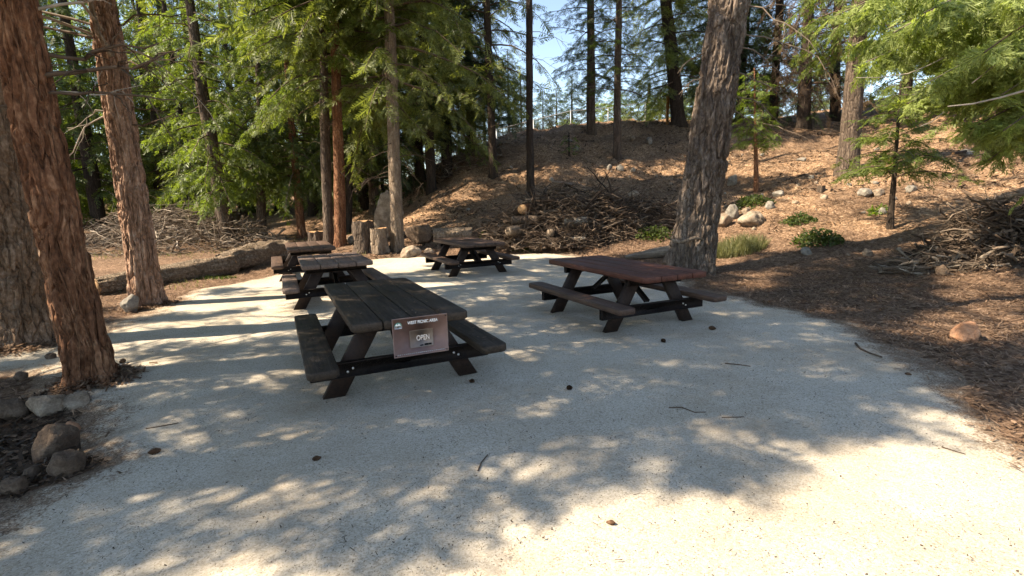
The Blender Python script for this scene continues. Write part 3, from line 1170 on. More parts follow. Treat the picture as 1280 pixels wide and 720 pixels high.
ZONES = [
    ([(-200, 320), (1500, 320), (1500, 900), (-200, 900)], .985),
    ([(0, 425), (140, 395), (240, 360), (330, 345), (400, 340), (405, 400), (360, 470), (240, 485), (0, 485)], .38),
    ([(-300, 320), (330, 320), (240, 365), (140, 400), (0, 430), (-300, 480)], .3),
    ([(190, 352), (390, 342), (392, 395), (340, 408), (190, 400)], .22),
    ([(425, 315), (650, 312), (655, 335), (520, 345), (425, 345)], .08),
    ([(560, 330), (690, 330), (665, 430), (600, 440), (600, 400), (560, 360)], .76),
    ([(640, 385), (880, 395), (880, 435), (640, 430)], .86),
    ([(880, 372), (1060, 392), (1060, 412), (900, 410)], .7),
    ([(205, 530), (345, 528), (360, 600), (215, 625)], .32),
    ([(-200, 640), (180, 640), (180, 800), (-200, 800)], .96),
    ([(150, 610), (540, 595), (560, 680), (190, 705)], .80),
    ([(560, 560), (860, 540), (860, 592), (570, 635)], .84),
    ([(150, 740), (190, 702), (300, 678), (480, 672), (552, 645), (570, 634), (700, 612), (850, 598), (872, 578), (960, 574), (1000, 562), (1155, 548), (1190, 520), (1215, 500), (1500, 545), (1500, 1500), (150, 1500)], 0.0),
    ([(890, 334), (1000, 343), (1010, 362), (930, 368)], .1),
    ([(1190, 340), (1500, 340), (1500, 430), (1130, 432), (1085, 404), (1180, 388)], .12),
    ([(1040, 440), (1200, 474), (1200, 502), (1060, 474)], .6),
    ([(860, 200), (1500, 200), (1500, 315), (860, 335)], 0.0),
]


def shade_prob(x, y):
    px, py, d = project(np.stack([x, y, np.zeros_like(x)], -1))
    j = 20 * np.clip(6 / np.maximum(y, 1.5), .3, 2.2)
    px = px + (fbm(x * 1.7, y * 1.7, 1.) - .5) * j * 3.2
    py = py + (fbm(x * 1.7, y * 1.7, 8., 3) - .5) * j * 2.0
    p = np.zeros_like(x)
    for poly, v in ZONES:
        p = np.where(inside(poly, px, py), v, p)
    off = (px < -60) | (d < .8)
    return np.where(off, np.where(x < -1.0, .75, 0.0), p)


LOGP = np.array([hit(*p) + np.array([0, .2, .25]) for p in [(125, 370), (160, 363), (200, 356), (240, 350), (280, 344), (310, 336), (345, 325)]])


def canopy():  # crowns above the view, shaped to cast a set shade pattern on the pad
    n = 19000
    X, Y = rng.uniform(-9, 9.5, n), rng.uniform(.8, 14.2, n)
    p = shade_prob(X, Y)
    c, s = math.cos(SUN_AZ), math.sin(SUN_AZ)
    u, v = X * c + Y * s, -X * s + Y * c
    f = fbm(u * 1.5, v * 2.3, 21., 3)
    # rank the noise so that p is the share of ground kept
    order = np.argsort(np.argsort(f)) / n
    keep = (order < p) & ((p > .0))
    X, Y = X[keep], Y[keep]
    hs = np.arange(4.6, 15.5, .45)
    k = np.array([t.base for t in CAN])
    cnt = np.zeros(len(CAN), int)
    groups = [dict() for _ in CAN]
    dropped = 0
    for x, y in zip(X, Y):
        h = hs + rng.uniform(-.2, .2)
        P = np.array([x, y, 0.]) + SUN * (h / SUN[2])[:, None]
        px, py, d = project(P)
        infr = (d > .3) & (px > -30) & (px < 1310) & (py > -40)
        gp = np.array([x, y, 0.])
        skip = False
        lg = LOGP - gp
        if np.linalg.norm(lg - (lg @ SUN)[:, None] * SUN, axis=1).min() < .75 and rng.random() < .9: skip = True
        for tt, rr_, pp in ((T2, .8, .95), (T1, .5, .6), (T0, .8, .92)):
            e = tt.base + tt.tr.pt(np.array([.6, 1.4, 2.2, 3.0, 3.8, 4.6]))
            sh_ = (gp - e) - ((gp - e) @ SUN)[:, None] * SUN
            if np.linalg.norm(sh_, axis=1).min() < rr_ and rng.random() < pp:
                skip = True
        if skip: continue
        W = np.zeros((len(CAN), len(h)))
        for i, t in enumerate(CAN):
            tp = t.base + t.tr.pt(h)
            dist = np.hypot(P[:, 0] - tp[:, 0], P[:, 1] - tp[:, 1])
            Rm = RAD[i] * np.clip((t.tr.H - h) / (t.tr.H - 6.5), .12, 1) ** .6
            W[i] = np.where((dist < Rm) & ~infr & (dist > .35), (1.1 - dist / Rm) ** 1.0, 0)
        if W.sum() <= 0:
            dropped += 1
            continue
        w = W.ravel() / W.sum()
        j = rng.choice(len(w), p=w)
        i, a = divmod(j, len(h))
        t = CAN[i]
        cnt[i] += 1
        q = P[a] - t.base
        ax = t.tr.pt(q[2] * 1.0)
        rel = q - ax
        key = (int(q[2] / .8), int((math.atan2(rel[1], rel[0]) + math.pi) / (2 * math.pi) * 9))
        groups[i].setdefault(key, []).append(q)
    print('canopy', len(X), 'dropped', dropped, cnt)
    for i, t in enumerate(CAN):
        for key, L in groups[i].items():
            L = np.array(L)
            best = None
            s_ = np.linspace(0, 1, 7)
            for dz in (-.2, -1.2, .8, 1.8, -2.2, 3.0, -3.2, 4.5):     # let the limb's own shadow fall inside the shade
                a_ = t.tr.pt(max(L[:, 2].mean() + dz, 3.8))
                far = L[np.argmax(np.hypot(*(L - a_)[:, :2].T))]
                p_ = a_ + (far - a_) * s_[:, None] + np.array([0, 0, .25]) * np.sin(s_ * np.pi)[:, None]
                w_ = p_ + t.base
                g_ = w_ - SUN * (w_[:, 2] / SUN[2])[:, None]
                bad = (shade_prob(g_[:, 0], g_[:, 1]) < .05).sum()
                if best is None or bad < best[0]:
                    best = (bad, a_, p_)
                if bad == 0: break
            _, a, p = best
            t.limbs.tube(p, np.linspace(.026, .006, 7), 5, cap=False)
            for q in L:
                dd = np.linalg.norm(p - q, axis=1)
                jn = int(np.argmin(dd))
                g = q - p[jn]
                if dd[jn] > .12:
                    t.limbs.tube([p[jn], (p[jn] + q) / 2 + rv(.04), q], [.010, .007, .003], 3, cap=False)
                out = q - a
                out[2] = 0
                d = out / (np.linalg.norm(out) + 1e-6) + (g / (dd[jn] + .05)) * .7 + rv(.35) + np.array([0, 0, -.3])
                t.sp.add(q, d, .48 * rng.uniform(.6, 1.2), np.array([0, 0, 1.]) + rv(.35))


canopy()
# dead branches on the near cedars
for (t, px, py, dep, ang, L, r, m, rise, droop) in [
    (T1, 55, 64, 0, 5, 1.0, .022, 'twig_dark', .05, .05), (T1, 62, 99, 0, -8, 1.2, .024, 'twig_dark', .02, .02), (T1, 66, 126, 0, 12, .9, .018, 'twig_dark', .0, .1),
    (T1, 40, 22, 0, 20, 1.0, .016, 'bleached', .25, .0), (T1, 10, 125, 0, 200, .7, .016, 'twig_dark', .0, .1), (T1, 66, 118, 0, 40, .8, .010, 'bleached', .15, .0),
    (T2, 146, 60, 0, -5, 1.55, .018, 'bleached', -.35, .0), (T2, 147, 62, 0, 10, 1.2, .015, 'bleached', -.1, .9), (T2, 138, 135, 0, 190, .9, .015, 'bleached', -.2, .7),
    (T2, 128, 136, 0, 170, .9, .010, 'bleached', .1, .35), (T2, 152, 128, 0, 10, .9, .012, 'twig_dark', .1, .3), (T2, 155, 160, 0, -10, .8, .016, 'twig_dark', -.1, -.3),
    (T2, 120, 45, 0, 180, .7, .012, 'twig_dark', .3, .2), (T2, 155, 75, 0, -20, 1.3, .016, 'twig_dark', -.15, .2), (T2, 150, 30, 0, 10, 1.4, .016, 'twig_dark', .2, .2),
]:
    q = at(px, py, t.base[1] + t.tr.lean[1] * 2) - t.base
    p0 = t.tr.pt(q[2])
    mb = MB()
    dead_branch(mb, p0, (math.cos(R(ang)), math.sin(R(ang)), 0), L + t.tr.r0, r, 9, rise, droop, .12, 4)
    mb.build('dead_branch', M[m], t.root)
mb = MB()
q = at(113, 0, b2[1]) - b2
mb.tube([at(140, 70, b2[1] - .35) - b2, at(122, 40, b2[1] - .4) - b2, at(112, 0, b2[1] - .45) - b2, at(108, -60, b2[1] - .4) - b2], [.05, .04, .035, .02], 8)
mb.build('dead_branch', M['bark_pale'], T2.root)
for t in CAN:
    t.finish('cedar_mid', M['cedar'], M['twig'])

# ---- the big leaning trunk beside the red table
b11 = hit(861, 341)
BT = Tree('pine_tree', b11, 22, .455, .12, lean_from(b11, 914, 0), 'huge furrowed pine trunk leaning right behind the red table, scarred near its foot', bend=.02)
BT.trunk(M['bark_pine'], 6.6, 190, .03, .085, 'pine', flare=.38, lobes=5, flare_h=.45)
crown(BT.tr, 8.5, 21, 3.2, 60, BT.sp, BT.limbs, .75, .2, .3, .5, 'cone')
for (px, py, ang, L) in [(935, 60, 10, 1.6), (938, 30, 0, 2.0), (930, 90, -20, 1.4), (884, 60, 190, 1.0), (880, 100, 185, .8), (940, 10, -30, 1.8), (920, 130, 15, 1.2), (925, 110, -5, 1.5)]:
    q = at(px, py, b11[1]) - b11
    mb = MB(); dead_branch(mb, BT.tr.pt(q[2]), (math.cos(R(ang)), math.sin(R(ang)), 0), L, .02, 9, .05, .6, .12, 5)
    mb.build('dead_branch', M['twig'], BT.root)
# the scar: a ledge of torn bark
mb = MB()
for (px, py, L) in [(861, 300, .42)]:
    q = at(px, py, b11[1] - .52) - b11
    pts = [q + np.array([x, abs(x) ** 2 * .9, .05 * math.sin(x * 9) - x * .06]) for x in np.linspace(-.36, .36, 9)]
    mb.tube(pts, np.array([.01, .03, .04, .035, .045, .04, .035, .03, .01]), 7)
mb.build('bark_scar', M['bark_pale'], BT.root)
BT.finish('pine', M['pine'], M['twig_dark'])


# ---- trees of the middle ground
def simple(name, px, py, wpx, H, lean_to, label, bark, kind, leaf, zb, zt, Rr, nl, base=None, taper=.35, group=None, fine=None, nth=26, amp=.012, style='pine', dead=0, limbmat=None, dmat='twig', over=None, **kw):
    b = hit(px, py) if base is None else np.array(base, float)
    r0 = width(wpx, b)
    lean = lean_from(b, *lean_to) if lean_to else (rng.normal(0, .01), rng.normal(0, .01))
    t = Tree(name, b, H, r0, r0 * taper, lean, label, group=group, bend=min(.03, r0 * .3))
    t.trunk(M[bark], fine or min(H * .6, 8), nth, .14, amp, style, flare=.3, flare_h=.25)
    if nl:
        crown(t.tr, zb, zt, Rr, nl, t.sp, t.limbs, **kw)
    if over:
        crown(t.tr, over[0], H - .3, over[1], over[2], t.sp, t.limbs, .7, .1, .4, .2, 'column', hang=.7)  # dense upper crown out of view, added to shade the mound
    for k in range(dead):
        z = rng.uniform(zb * .35 + .5, zb + 2.5)
        a = rng.uniform(0, 6.28)
        dead_branch(t.limbs, t.tr.pt(z), (math.cos(a), math.sin(a), 0), rng.uniform(.7, 1.8), .012, 7, rng.uniform(-.2, .2), rng.uniform(.1, .7), .12, 4)
    t.finish(kind, M[leaf], M[limbmat or 'twig_dark'])
    return t


# low hanging cedars behind the log and the stumps
C = dict(slen=.37, rise=.10, droop=.55, step=.09, hang=.9)
simple('cedar_tree', 287, 307, 19, 14, (268, 200), 'slanting grey trunk behind the brush left of the fallen log end', 'bark_gray', 'cedar_lo', 'cedar', 2.1, 13, 3.0, 72, **C)
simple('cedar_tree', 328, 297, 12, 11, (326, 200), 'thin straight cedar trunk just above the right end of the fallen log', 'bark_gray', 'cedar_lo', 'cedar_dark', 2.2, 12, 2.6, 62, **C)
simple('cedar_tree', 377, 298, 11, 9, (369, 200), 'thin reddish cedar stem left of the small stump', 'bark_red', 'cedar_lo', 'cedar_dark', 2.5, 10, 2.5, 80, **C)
simple('cedar_tree', 410, 306, 13, 16, (405, 60), 'left stem of the pair of brown trunks behind the faded table', 'bark_gray', 'cedar_mid', 'cedar', 4.9, 15.6, 3.1, 66, over=(7.5, 3.6, 60), **C)
simple('cedar_tree', 424, 307, 14, 16, (421, 60), 'right stem of the pair of brown trunks behind the faded table', 'bark_red', 'cedar_lo', 'olive', 5.0, 15.6, 2.9, 54, dead=12, over=(7.5, 3.4, 50), **C)
simple('cedar_tree', 437, 292, 9, 12, (437, 150), 'thin dark stem between the trunk pair and the double stump', 'bark_dark', 'cedar_lo', 'cedar_dark', 3.4, 12, 2.2, 40, **C)
t5 = simple('fir_tree', 496, 312, 17, 16.5, (489, 30), 'sunlit straight trunk with flared foot beside the double stump', 'bark_pale', 'fir', 'olive', 4.8, 16.3, 3.7, 56, over=(7.6, 3.8, 60), nth=40, fine=7, amp=.02, dead=22, dmat='twig',
            slen=.50, rise=.12, droop=.65, step=.13, hang=.9, twigl=.42, profile='column')
# right side
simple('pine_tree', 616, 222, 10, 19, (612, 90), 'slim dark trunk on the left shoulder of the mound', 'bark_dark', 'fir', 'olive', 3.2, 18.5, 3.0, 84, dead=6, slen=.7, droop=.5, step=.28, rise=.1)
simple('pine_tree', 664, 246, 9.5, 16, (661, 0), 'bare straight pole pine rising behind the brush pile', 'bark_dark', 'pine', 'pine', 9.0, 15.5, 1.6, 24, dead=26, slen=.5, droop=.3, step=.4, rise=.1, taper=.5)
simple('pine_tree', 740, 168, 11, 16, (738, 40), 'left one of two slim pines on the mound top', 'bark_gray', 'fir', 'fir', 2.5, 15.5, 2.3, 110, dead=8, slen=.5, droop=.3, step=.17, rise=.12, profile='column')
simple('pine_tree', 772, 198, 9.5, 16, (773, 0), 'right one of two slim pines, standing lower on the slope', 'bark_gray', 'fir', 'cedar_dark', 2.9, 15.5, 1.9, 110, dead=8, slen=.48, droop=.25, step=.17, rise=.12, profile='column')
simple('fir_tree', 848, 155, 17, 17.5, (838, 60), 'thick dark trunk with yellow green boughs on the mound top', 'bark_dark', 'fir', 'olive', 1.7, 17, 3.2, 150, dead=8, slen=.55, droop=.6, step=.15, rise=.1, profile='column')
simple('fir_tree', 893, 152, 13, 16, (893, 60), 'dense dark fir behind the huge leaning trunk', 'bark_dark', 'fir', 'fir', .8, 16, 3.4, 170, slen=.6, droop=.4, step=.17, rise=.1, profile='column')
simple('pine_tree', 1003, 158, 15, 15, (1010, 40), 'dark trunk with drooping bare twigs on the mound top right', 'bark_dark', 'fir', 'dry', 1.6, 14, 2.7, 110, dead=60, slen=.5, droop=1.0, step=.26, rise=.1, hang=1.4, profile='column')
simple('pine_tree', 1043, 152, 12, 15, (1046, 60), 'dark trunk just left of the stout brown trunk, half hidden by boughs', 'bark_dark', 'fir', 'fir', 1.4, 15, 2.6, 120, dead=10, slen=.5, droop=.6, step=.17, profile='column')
simple('cedar_tree', 1061, 216, 24, 17, (1070, 90), 'stout brown trunk on the sunny slope behind the green sapling', 'bark_gray', 'cedar_lo', 'cedar', 4.0, 16.5, 2.8, 70, nth=40, amp=.02, **C)
# saplings
s1 = simple('cedar_sapling', 1112, 286, 8, 3.6, (1118, 195), 'green cedar sapling with thin dark stem on the sunny slope', 'bark_dark', 'cedar_mid', 'cedar', 1.25, 3.5, 1.3, 42, slen=.30, rise=.35, droop=.5, step=.12, hang=.4, taper=.2, amp=.004, inner=.1)
simple('cedar_sapling', 944, 240, 6, 4.2, (944, 150), 'bright green sapling with reddish stem right behind the huge trunk', 'bark_red', 'cedar_mid', 'bright', 1.6, 4.1, .75, 44, slen=.30, rise=.3, droop=.5, step=.13, hang=.5, taper=.2, amp=.003, dead=8, inner=.1)
simple('cedar_sapling', 712, 196, 3, 1.1, None, 'tiny seedling below the two slim pines', 'bark_dark', 'cedar_lo', 'cedar', .2, 1.0, .3, 12, slen=.25, step=.12, amp=.002, taper=.2)

# the big cedar whose boughs reach in from the right
rb = (10.2, 8.6, float(ground_z(10.2, 8.6)))
RC = Tree('cedar_tree', rb, 16, .34, .06, (0, 0), 'sunlit cedar standing off the right edge, its feathery boughs reaching into the picture')
RC.trunk(M['bark_red'], 4, 24, .3, .02, 'cedar')
for (px, py, dep, z0, L_) in [
    (1085, 92, 8.2, 3.6, 0), (1060, 60, 8.8, 4.1, 0), (1040, 30, 9.2, 4.6, 0), (1110, 35, 7.6, 4.2, 0), (1160, 20, 7.0, 4.2, 0), (1130, 130, 8.0, 3.2, 0), (1080, 5, 8.4, 4.9, 0),
    (1170, 95, 7.2, 3.6, 0), (1205, 160, 7.4, 2.9, 0), (1235, 60, 6.4, 3.8, 0), (1150, 70, 9.4, 3.9, 0), (1190, 120, 9.0, 3.3, 0), (1250, 120, 7.0, 3.2, 0), (1230, 190, 8.4, 2.6, 0),
    (1260, 10, 6.2, 4.3, 0), (1100, 60, 9.8, 4.2, 0), (1215, 30, 8.4, 4.2, 0), (1255, 165, 7.0, 2.9, 0), (1200, 70, 8.0, 3.6, 0)]:
    tip = at(px, py, dep) - np.array(rb)
    a = RC.tr.pt(max(.6, tip[2] + .15 + .25 * rng.random()))
    s_ = np.linspace(0, 1, 8)
    L = np.linalg.norm(tip - a)
    p = a + (tip - a) * s_[:, None] + np.array([0, 0, .12 * L]) * np.sin(s_ * np.pi)[:, None] + np.cumsum(rng.normal(0, .02, (8, 3)), 0) * s_[:, None]
    RC.limbs.tube(p, np.linspace(.035, .008, 8), 6, cap=False)
    spray_limb(p, L, RC.sp, .38, .085, 1.1, .30, .32, 1.0)
crown(RC.tr, 6.6, 15.5, 2.8, 40, RC.sp, RC.limbs, .5, .1, .5, .3, 'cone', hang=.6)
for (pts, r) in [([(1285, 40, 7.0), (1262, 62, 6.9), (1240, 84, 6.8), (1215, 104, 6.7)], .014), ([(1285, 112, 6.6), (1250, 122, 6.5), (1215, 130, 6.5), (1185, 133, 6.5)], .016),
                 ([(1180, 72, 7.6), (1160, 82, 7.6), (1135, 92, 7.6), (1098, 97, 7.7), (1070, 97, 7.8)], .010), ([(1180, 140, 7.4), (1165, 152, 7.4), (1150, 158, 7.4)], .009)]:
    mb = MB()
    mb.tube([at(*p) - np.array(rb) for p in pts], np.linspace(r, r * .5, len(pts)), 6)
    mb.build('dead_branch', M['bleached'], RC.root)
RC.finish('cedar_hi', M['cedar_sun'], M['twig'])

# ---- backdrop woods, left to right: each its own tree
BG = [
    # px, py, width px, H, crown base, R, n, kind, leaf, bark, label
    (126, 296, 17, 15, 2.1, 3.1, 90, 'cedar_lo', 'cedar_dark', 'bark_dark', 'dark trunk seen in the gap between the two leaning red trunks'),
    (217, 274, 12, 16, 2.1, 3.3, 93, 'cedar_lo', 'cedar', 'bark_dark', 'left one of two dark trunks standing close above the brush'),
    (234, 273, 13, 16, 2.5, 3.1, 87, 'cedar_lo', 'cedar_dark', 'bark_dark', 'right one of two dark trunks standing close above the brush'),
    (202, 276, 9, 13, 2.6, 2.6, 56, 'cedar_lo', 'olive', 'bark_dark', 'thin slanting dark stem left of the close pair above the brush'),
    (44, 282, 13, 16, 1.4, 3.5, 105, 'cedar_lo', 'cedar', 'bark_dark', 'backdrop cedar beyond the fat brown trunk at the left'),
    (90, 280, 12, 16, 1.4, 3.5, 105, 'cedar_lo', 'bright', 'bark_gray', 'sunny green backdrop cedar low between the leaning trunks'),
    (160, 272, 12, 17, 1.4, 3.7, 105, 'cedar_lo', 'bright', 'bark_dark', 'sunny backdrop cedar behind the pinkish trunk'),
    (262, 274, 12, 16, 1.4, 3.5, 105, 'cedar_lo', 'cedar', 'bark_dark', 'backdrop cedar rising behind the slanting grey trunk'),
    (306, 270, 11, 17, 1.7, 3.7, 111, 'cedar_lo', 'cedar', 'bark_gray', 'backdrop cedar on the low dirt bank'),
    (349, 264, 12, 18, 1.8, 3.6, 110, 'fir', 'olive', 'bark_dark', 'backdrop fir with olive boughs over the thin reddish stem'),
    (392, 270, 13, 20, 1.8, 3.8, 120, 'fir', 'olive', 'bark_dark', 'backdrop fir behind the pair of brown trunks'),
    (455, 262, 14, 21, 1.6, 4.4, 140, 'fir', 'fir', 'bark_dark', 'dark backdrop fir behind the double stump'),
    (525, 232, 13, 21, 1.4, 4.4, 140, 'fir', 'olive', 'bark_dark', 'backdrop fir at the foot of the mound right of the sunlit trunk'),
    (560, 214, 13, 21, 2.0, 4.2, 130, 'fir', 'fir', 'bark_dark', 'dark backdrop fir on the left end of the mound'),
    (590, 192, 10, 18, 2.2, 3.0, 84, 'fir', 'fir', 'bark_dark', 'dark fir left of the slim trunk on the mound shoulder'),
    (470, 268, 13, 21, 3.0, 3.4, 120, 'cedar_lo', 'cedar', 'bark_gray', 'tall backdrop cedar left of the mound foot, behind the double stump'),  # tall tree added for its shadow on the mound
    (540, 240, 12, 20, 3.0, 3.0, 100, 'fir', 'olive', 'bark_dark', 'tall olive fir on the lower left slope of the mound'),  # another tall tree added to shade the mound face
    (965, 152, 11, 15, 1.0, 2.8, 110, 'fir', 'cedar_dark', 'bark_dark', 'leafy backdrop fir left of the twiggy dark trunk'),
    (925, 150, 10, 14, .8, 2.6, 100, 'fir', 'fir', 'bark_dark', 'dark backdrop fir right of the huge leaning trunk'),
    (810, 148, 9, 15, 2.2, 2.4, 100, 'fir', 'cedar_dark', 'bark_dark', 'slim backdrop fir left of the orange upright'),
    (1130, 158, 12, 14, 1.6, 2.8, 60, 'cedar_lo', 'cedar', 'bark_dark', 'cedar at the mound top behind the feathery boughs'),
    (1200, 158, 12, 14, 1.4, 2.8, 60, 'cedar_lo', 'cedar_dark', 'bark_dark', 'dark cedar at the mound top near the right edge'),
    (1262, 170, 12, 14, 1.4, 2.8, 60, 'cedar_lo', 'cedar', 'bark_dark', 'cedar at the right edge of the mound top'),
    (-30, 300, 14, 16, 1.6, 3.2, 70, 'cedar_lo', 'cedar', 'bark_dark', 'backdrop cedar at the far left edge'),
]
for (px, py, w, H, zb, Rr, n, kind, leaf, bark, label) in BG:
    simple('cedar_tree' if 'cedar' in kind else 'fir_tree', px, py, w, H, None, label, bark, kind, leaf, zb, H - .3, Rr, n, profile='column' if H > 17.5 else 'cone', over=(9.5, Rr, 60) if H > 17.5 else None, group='backdrop trees of the wood', nth=14, fine=4,
           slen=.50, rise=.1, droop=.5, step=.125, hang=.8, dead=4)
for (px, py, H, leaf, label) in [(96, 268, 5, 'bright', 'sunny young cedar low between the two leaning trunks'), (60, 272, 5, 'cedar', 'young cedar just right of the fat brown trunk'), (190, 262, 5, 'cedar', 'young cedar right of the pinkish trunk beyond the brush'),
                             (252, 262, 4.5, 'olive', 'young olive cedar behind the close pair of dark trunks'), (300, 262, 5.5, 'cedar_dark', 'dark young cedar on the low bank behind the slanting trunk'), (350, 262, 5, 'cedar', 'young cedar on the bank left of the trunk pair'),
                             (440, 258, 5.5, 'cedar_dark', 'dark young cedar behind the double stump'), (400, 262, 5, 'cedar_dark', 'dark young cedar behind the trunk pair'), (480, 250, 5, 'cedar', 'young cedar left of the mound foot'), (15, 280, 5, 'cedar_dark', 'dark young cedar behind the fat brown trunk')]:
    simple('young_cedar', px, py, 5, H, None, label, 'bark_dark', 'cedar_lo', leaf, .25, H - .1, 2.0, 60, group='young cedars of the backdrop', nth=8, fine=1, slen=.55, rise=.15, droop=.45, step=.17, hang=.6)
# farther woods: beyond the flat on the left and beyond the mound
FAR = [(-24, 34, 17), (-19, 38, 18), (-30, 28, 17), (-14, 41, 18), (-9.5, 44, 17), (-5.5, 47, 18), (-23, 24, 16), (-33, 40, 18), (-27, 47, 19), (-17, 50, 19), (-20, 30, 17), (-12, 34, 16), (-26, 20, 15), (-16, 26, 15)]
proto = {}
def far_tree(x, y, H, kind, leaf, zb, Rr, n, label, group, slen=1.1):
    z = float(ground_z(x, y))
    t = Tree('fir_tree', (x, y, z), H, .22, .05, (rng.normal(0, .01), 0), label, group=group)
    t.trunk(M['bark_dark'], 3, 10, .5, .01, 'pine')
    crown(t.tr, zb, H - .2, Rr, n, t.sp, t.limbs, slen * .85, .1, .4, .27, 'cone', hang=.5)
    t.finish(kind, M[leaf])
    return t
FL = ['far fir in the left wood, seen high between the trunks', 'distant tree deep in the left wood']
for i, (x, y, H) in enumerate(FAR):
    far_tree(x, y, H, 'cedar_lo' if i % 2 else 'fir', ['cedar', 'olive', 'cedar_dark', 'cedar'][i % 4], 1.4 + (i % 3) * .5, 3.3, 62, 'far tree of the dense wood at the left, merging with its neighbours', 'far trees of the left wood', 1.2)
for (px, top, d, Rr, label) in [(715, 92, 60, 2.3, 'small distant conifer standing alone in the sky gap'), (695, 108, 62, 2.0, 'distant conifer left of the lone one in the sky gap'), (738, 84, 66, 2.6, 'distant pale conifer behind the left slim pine'),
                                (634, 62, 52, 2.6, 'distant dark conifer right of the slim trunk on the mound shoulder'), (650, 84, 56, 2.4, 'distant conifer just left of the bare pole pine'), (602, 60, 50, 2.8, 'distant conifer left of the slim trunk on the mound shoulder'),
                                (678, 112, 60, 2.0, 'distant conifer just right of the bare pole pine')]:
    q = at(px, top, d)
    z = float(ground_z(q[0], q[1]))
    H = q[2] - z
    t = Tree('fir_tree', (q[0], q[1], z), H, .2, .03, (0, 0), label, group='distant conifers beyond the mound')
    t.trunk(M['bark_dark'], 2, 8, .6, .01, 'pine')
    crown(t.tr, .8, H - .1, Rr, int(H * 11), t.sp, t.limbs, .75, .05, .3, .13, 'cone', hang=.3)
    t.sp.add(t.tr.pt(H - .5), (0, 0, 1), .6, (1, 0, 0))
    t.finish('fir', M['fir'])
for (x0, y0, rr, hh, label) in [(9.5, 46, 2.6, 3.2, 'sunny bushy tree beyond the mound left of the orange upright'), (13.5, 47, 2.6, 3.0, 'sunny bushy tree beyond the mound behind the orange upright'), (17, 48, 2.8, 3.4, 'bushy tree beyond the mound behind the dark fir'),
                                (22.5, 47, 2.6, 3.8, 'bushy tree beyond the mound seen right of the huge trunk'), (27, 46, 2.8, 4.2, 'bushy tree beyond the mound left of the twiggy dark trunk'), (5.6, 50, 2.2, 2.6, 'bushy tree beyond the mound in the sky gap')]:
    z = float(ground_z(x0, y0))
    t = Tree('bushy_tree', (x0, y0, z), hh + 2, .15, .05, (0, 0), label, group='bushy trees beyond the mound')
    t.trunk(M['bark_dark'], 2, 8, .5, .01, 'pine')
    crown(t.tr, .3, hh + 1.6, rr, 80, t.sp, t.limbs, .5, .5, .3, .13, 'round', hang=.2)
    t.finish('cedar_lo', M['bright'])


# ------------------------------------------------------------------ fallen log, stumps, logs
def log(pts, rad, name, label, m, cat='log', n=26, cut=True, amp=.05, group=None):
    pts = np.array(pts, float)
    c = pts.mean(0)
    pts = pts - c
    K = max(12, int(np.linalg.norm(pts[-1] - pts[0]) / .06))
    s = np.linspace(0, len(pts) - 1, K)
    P = np.stack([np.interp(s, np.arange(len(pts)), pts[:, k]) for k in range(3)], 1)
    r = np.interp(s, np.arange(len(rad)), rad)
    th = np.arange(n) * 2 * np.pi / n
    TT, SS = np.meshgrid(th, np.arange(K) * .06)
    s0 = rng.uniform(0, 90)
    disp = (fbm(np.cos(TT) * 2.5 + s0, np.sin(TT) * 2.5, SS * 1.4, 4) - .5) * amp * 6 + (fbm(np.cos(TT) * 9 + s0, np.sin(TT) * 9, SS * 2, 3) - .5) * amp * 3
    root = empty(name, c, label, cat, group)
    b = MB()
    b.tube(P, r, n, False, disp)
    b.build('bark', m, root, smooth=True)
    for e in (0, -1):
        t = P[1] - P[0] if e == 0 else P[-1] - P[-2]
        t = t / np.linalg.norm(t) * (1 if e == 0 else -1)
        bb = MB()
        bb.tube([P[e] + t * .012, P[e] + t * .035], r[e] * .93, n, True)
        bb.build('cut_end', M['cutwood'] if cut else M['bark_pale'], root)
    return root


def on(px, py, r=0.0, dz=0.0):
    p = hit(px, py)
    return p + np.array([0, r * .6, r * .8 + dz])


log([on(112, 372, .22), on(200, 356, .22), on(288, 343, .25)], [.20, .25, .29], 'fallen_log', 'long weathered fallen log lying along the left edge of the pad', M['log_brown'], amp=.10, n=48)
log([on(272, 343, .30), on(318, 333, .31), on(352, 322, .28)], [.26, .39, .35], 'fallen_log', 'short thick broken log at the right end of the long fallen log', M['log_brown'], cut=False, amp=.14, n=48)
log([on(541, 303, .22, .05), on(590, 301, .22, .05)], [.22, .23], 'log_round', 'pale split log lying behind the small table at the back', M['bark_pale'], amp=.05)


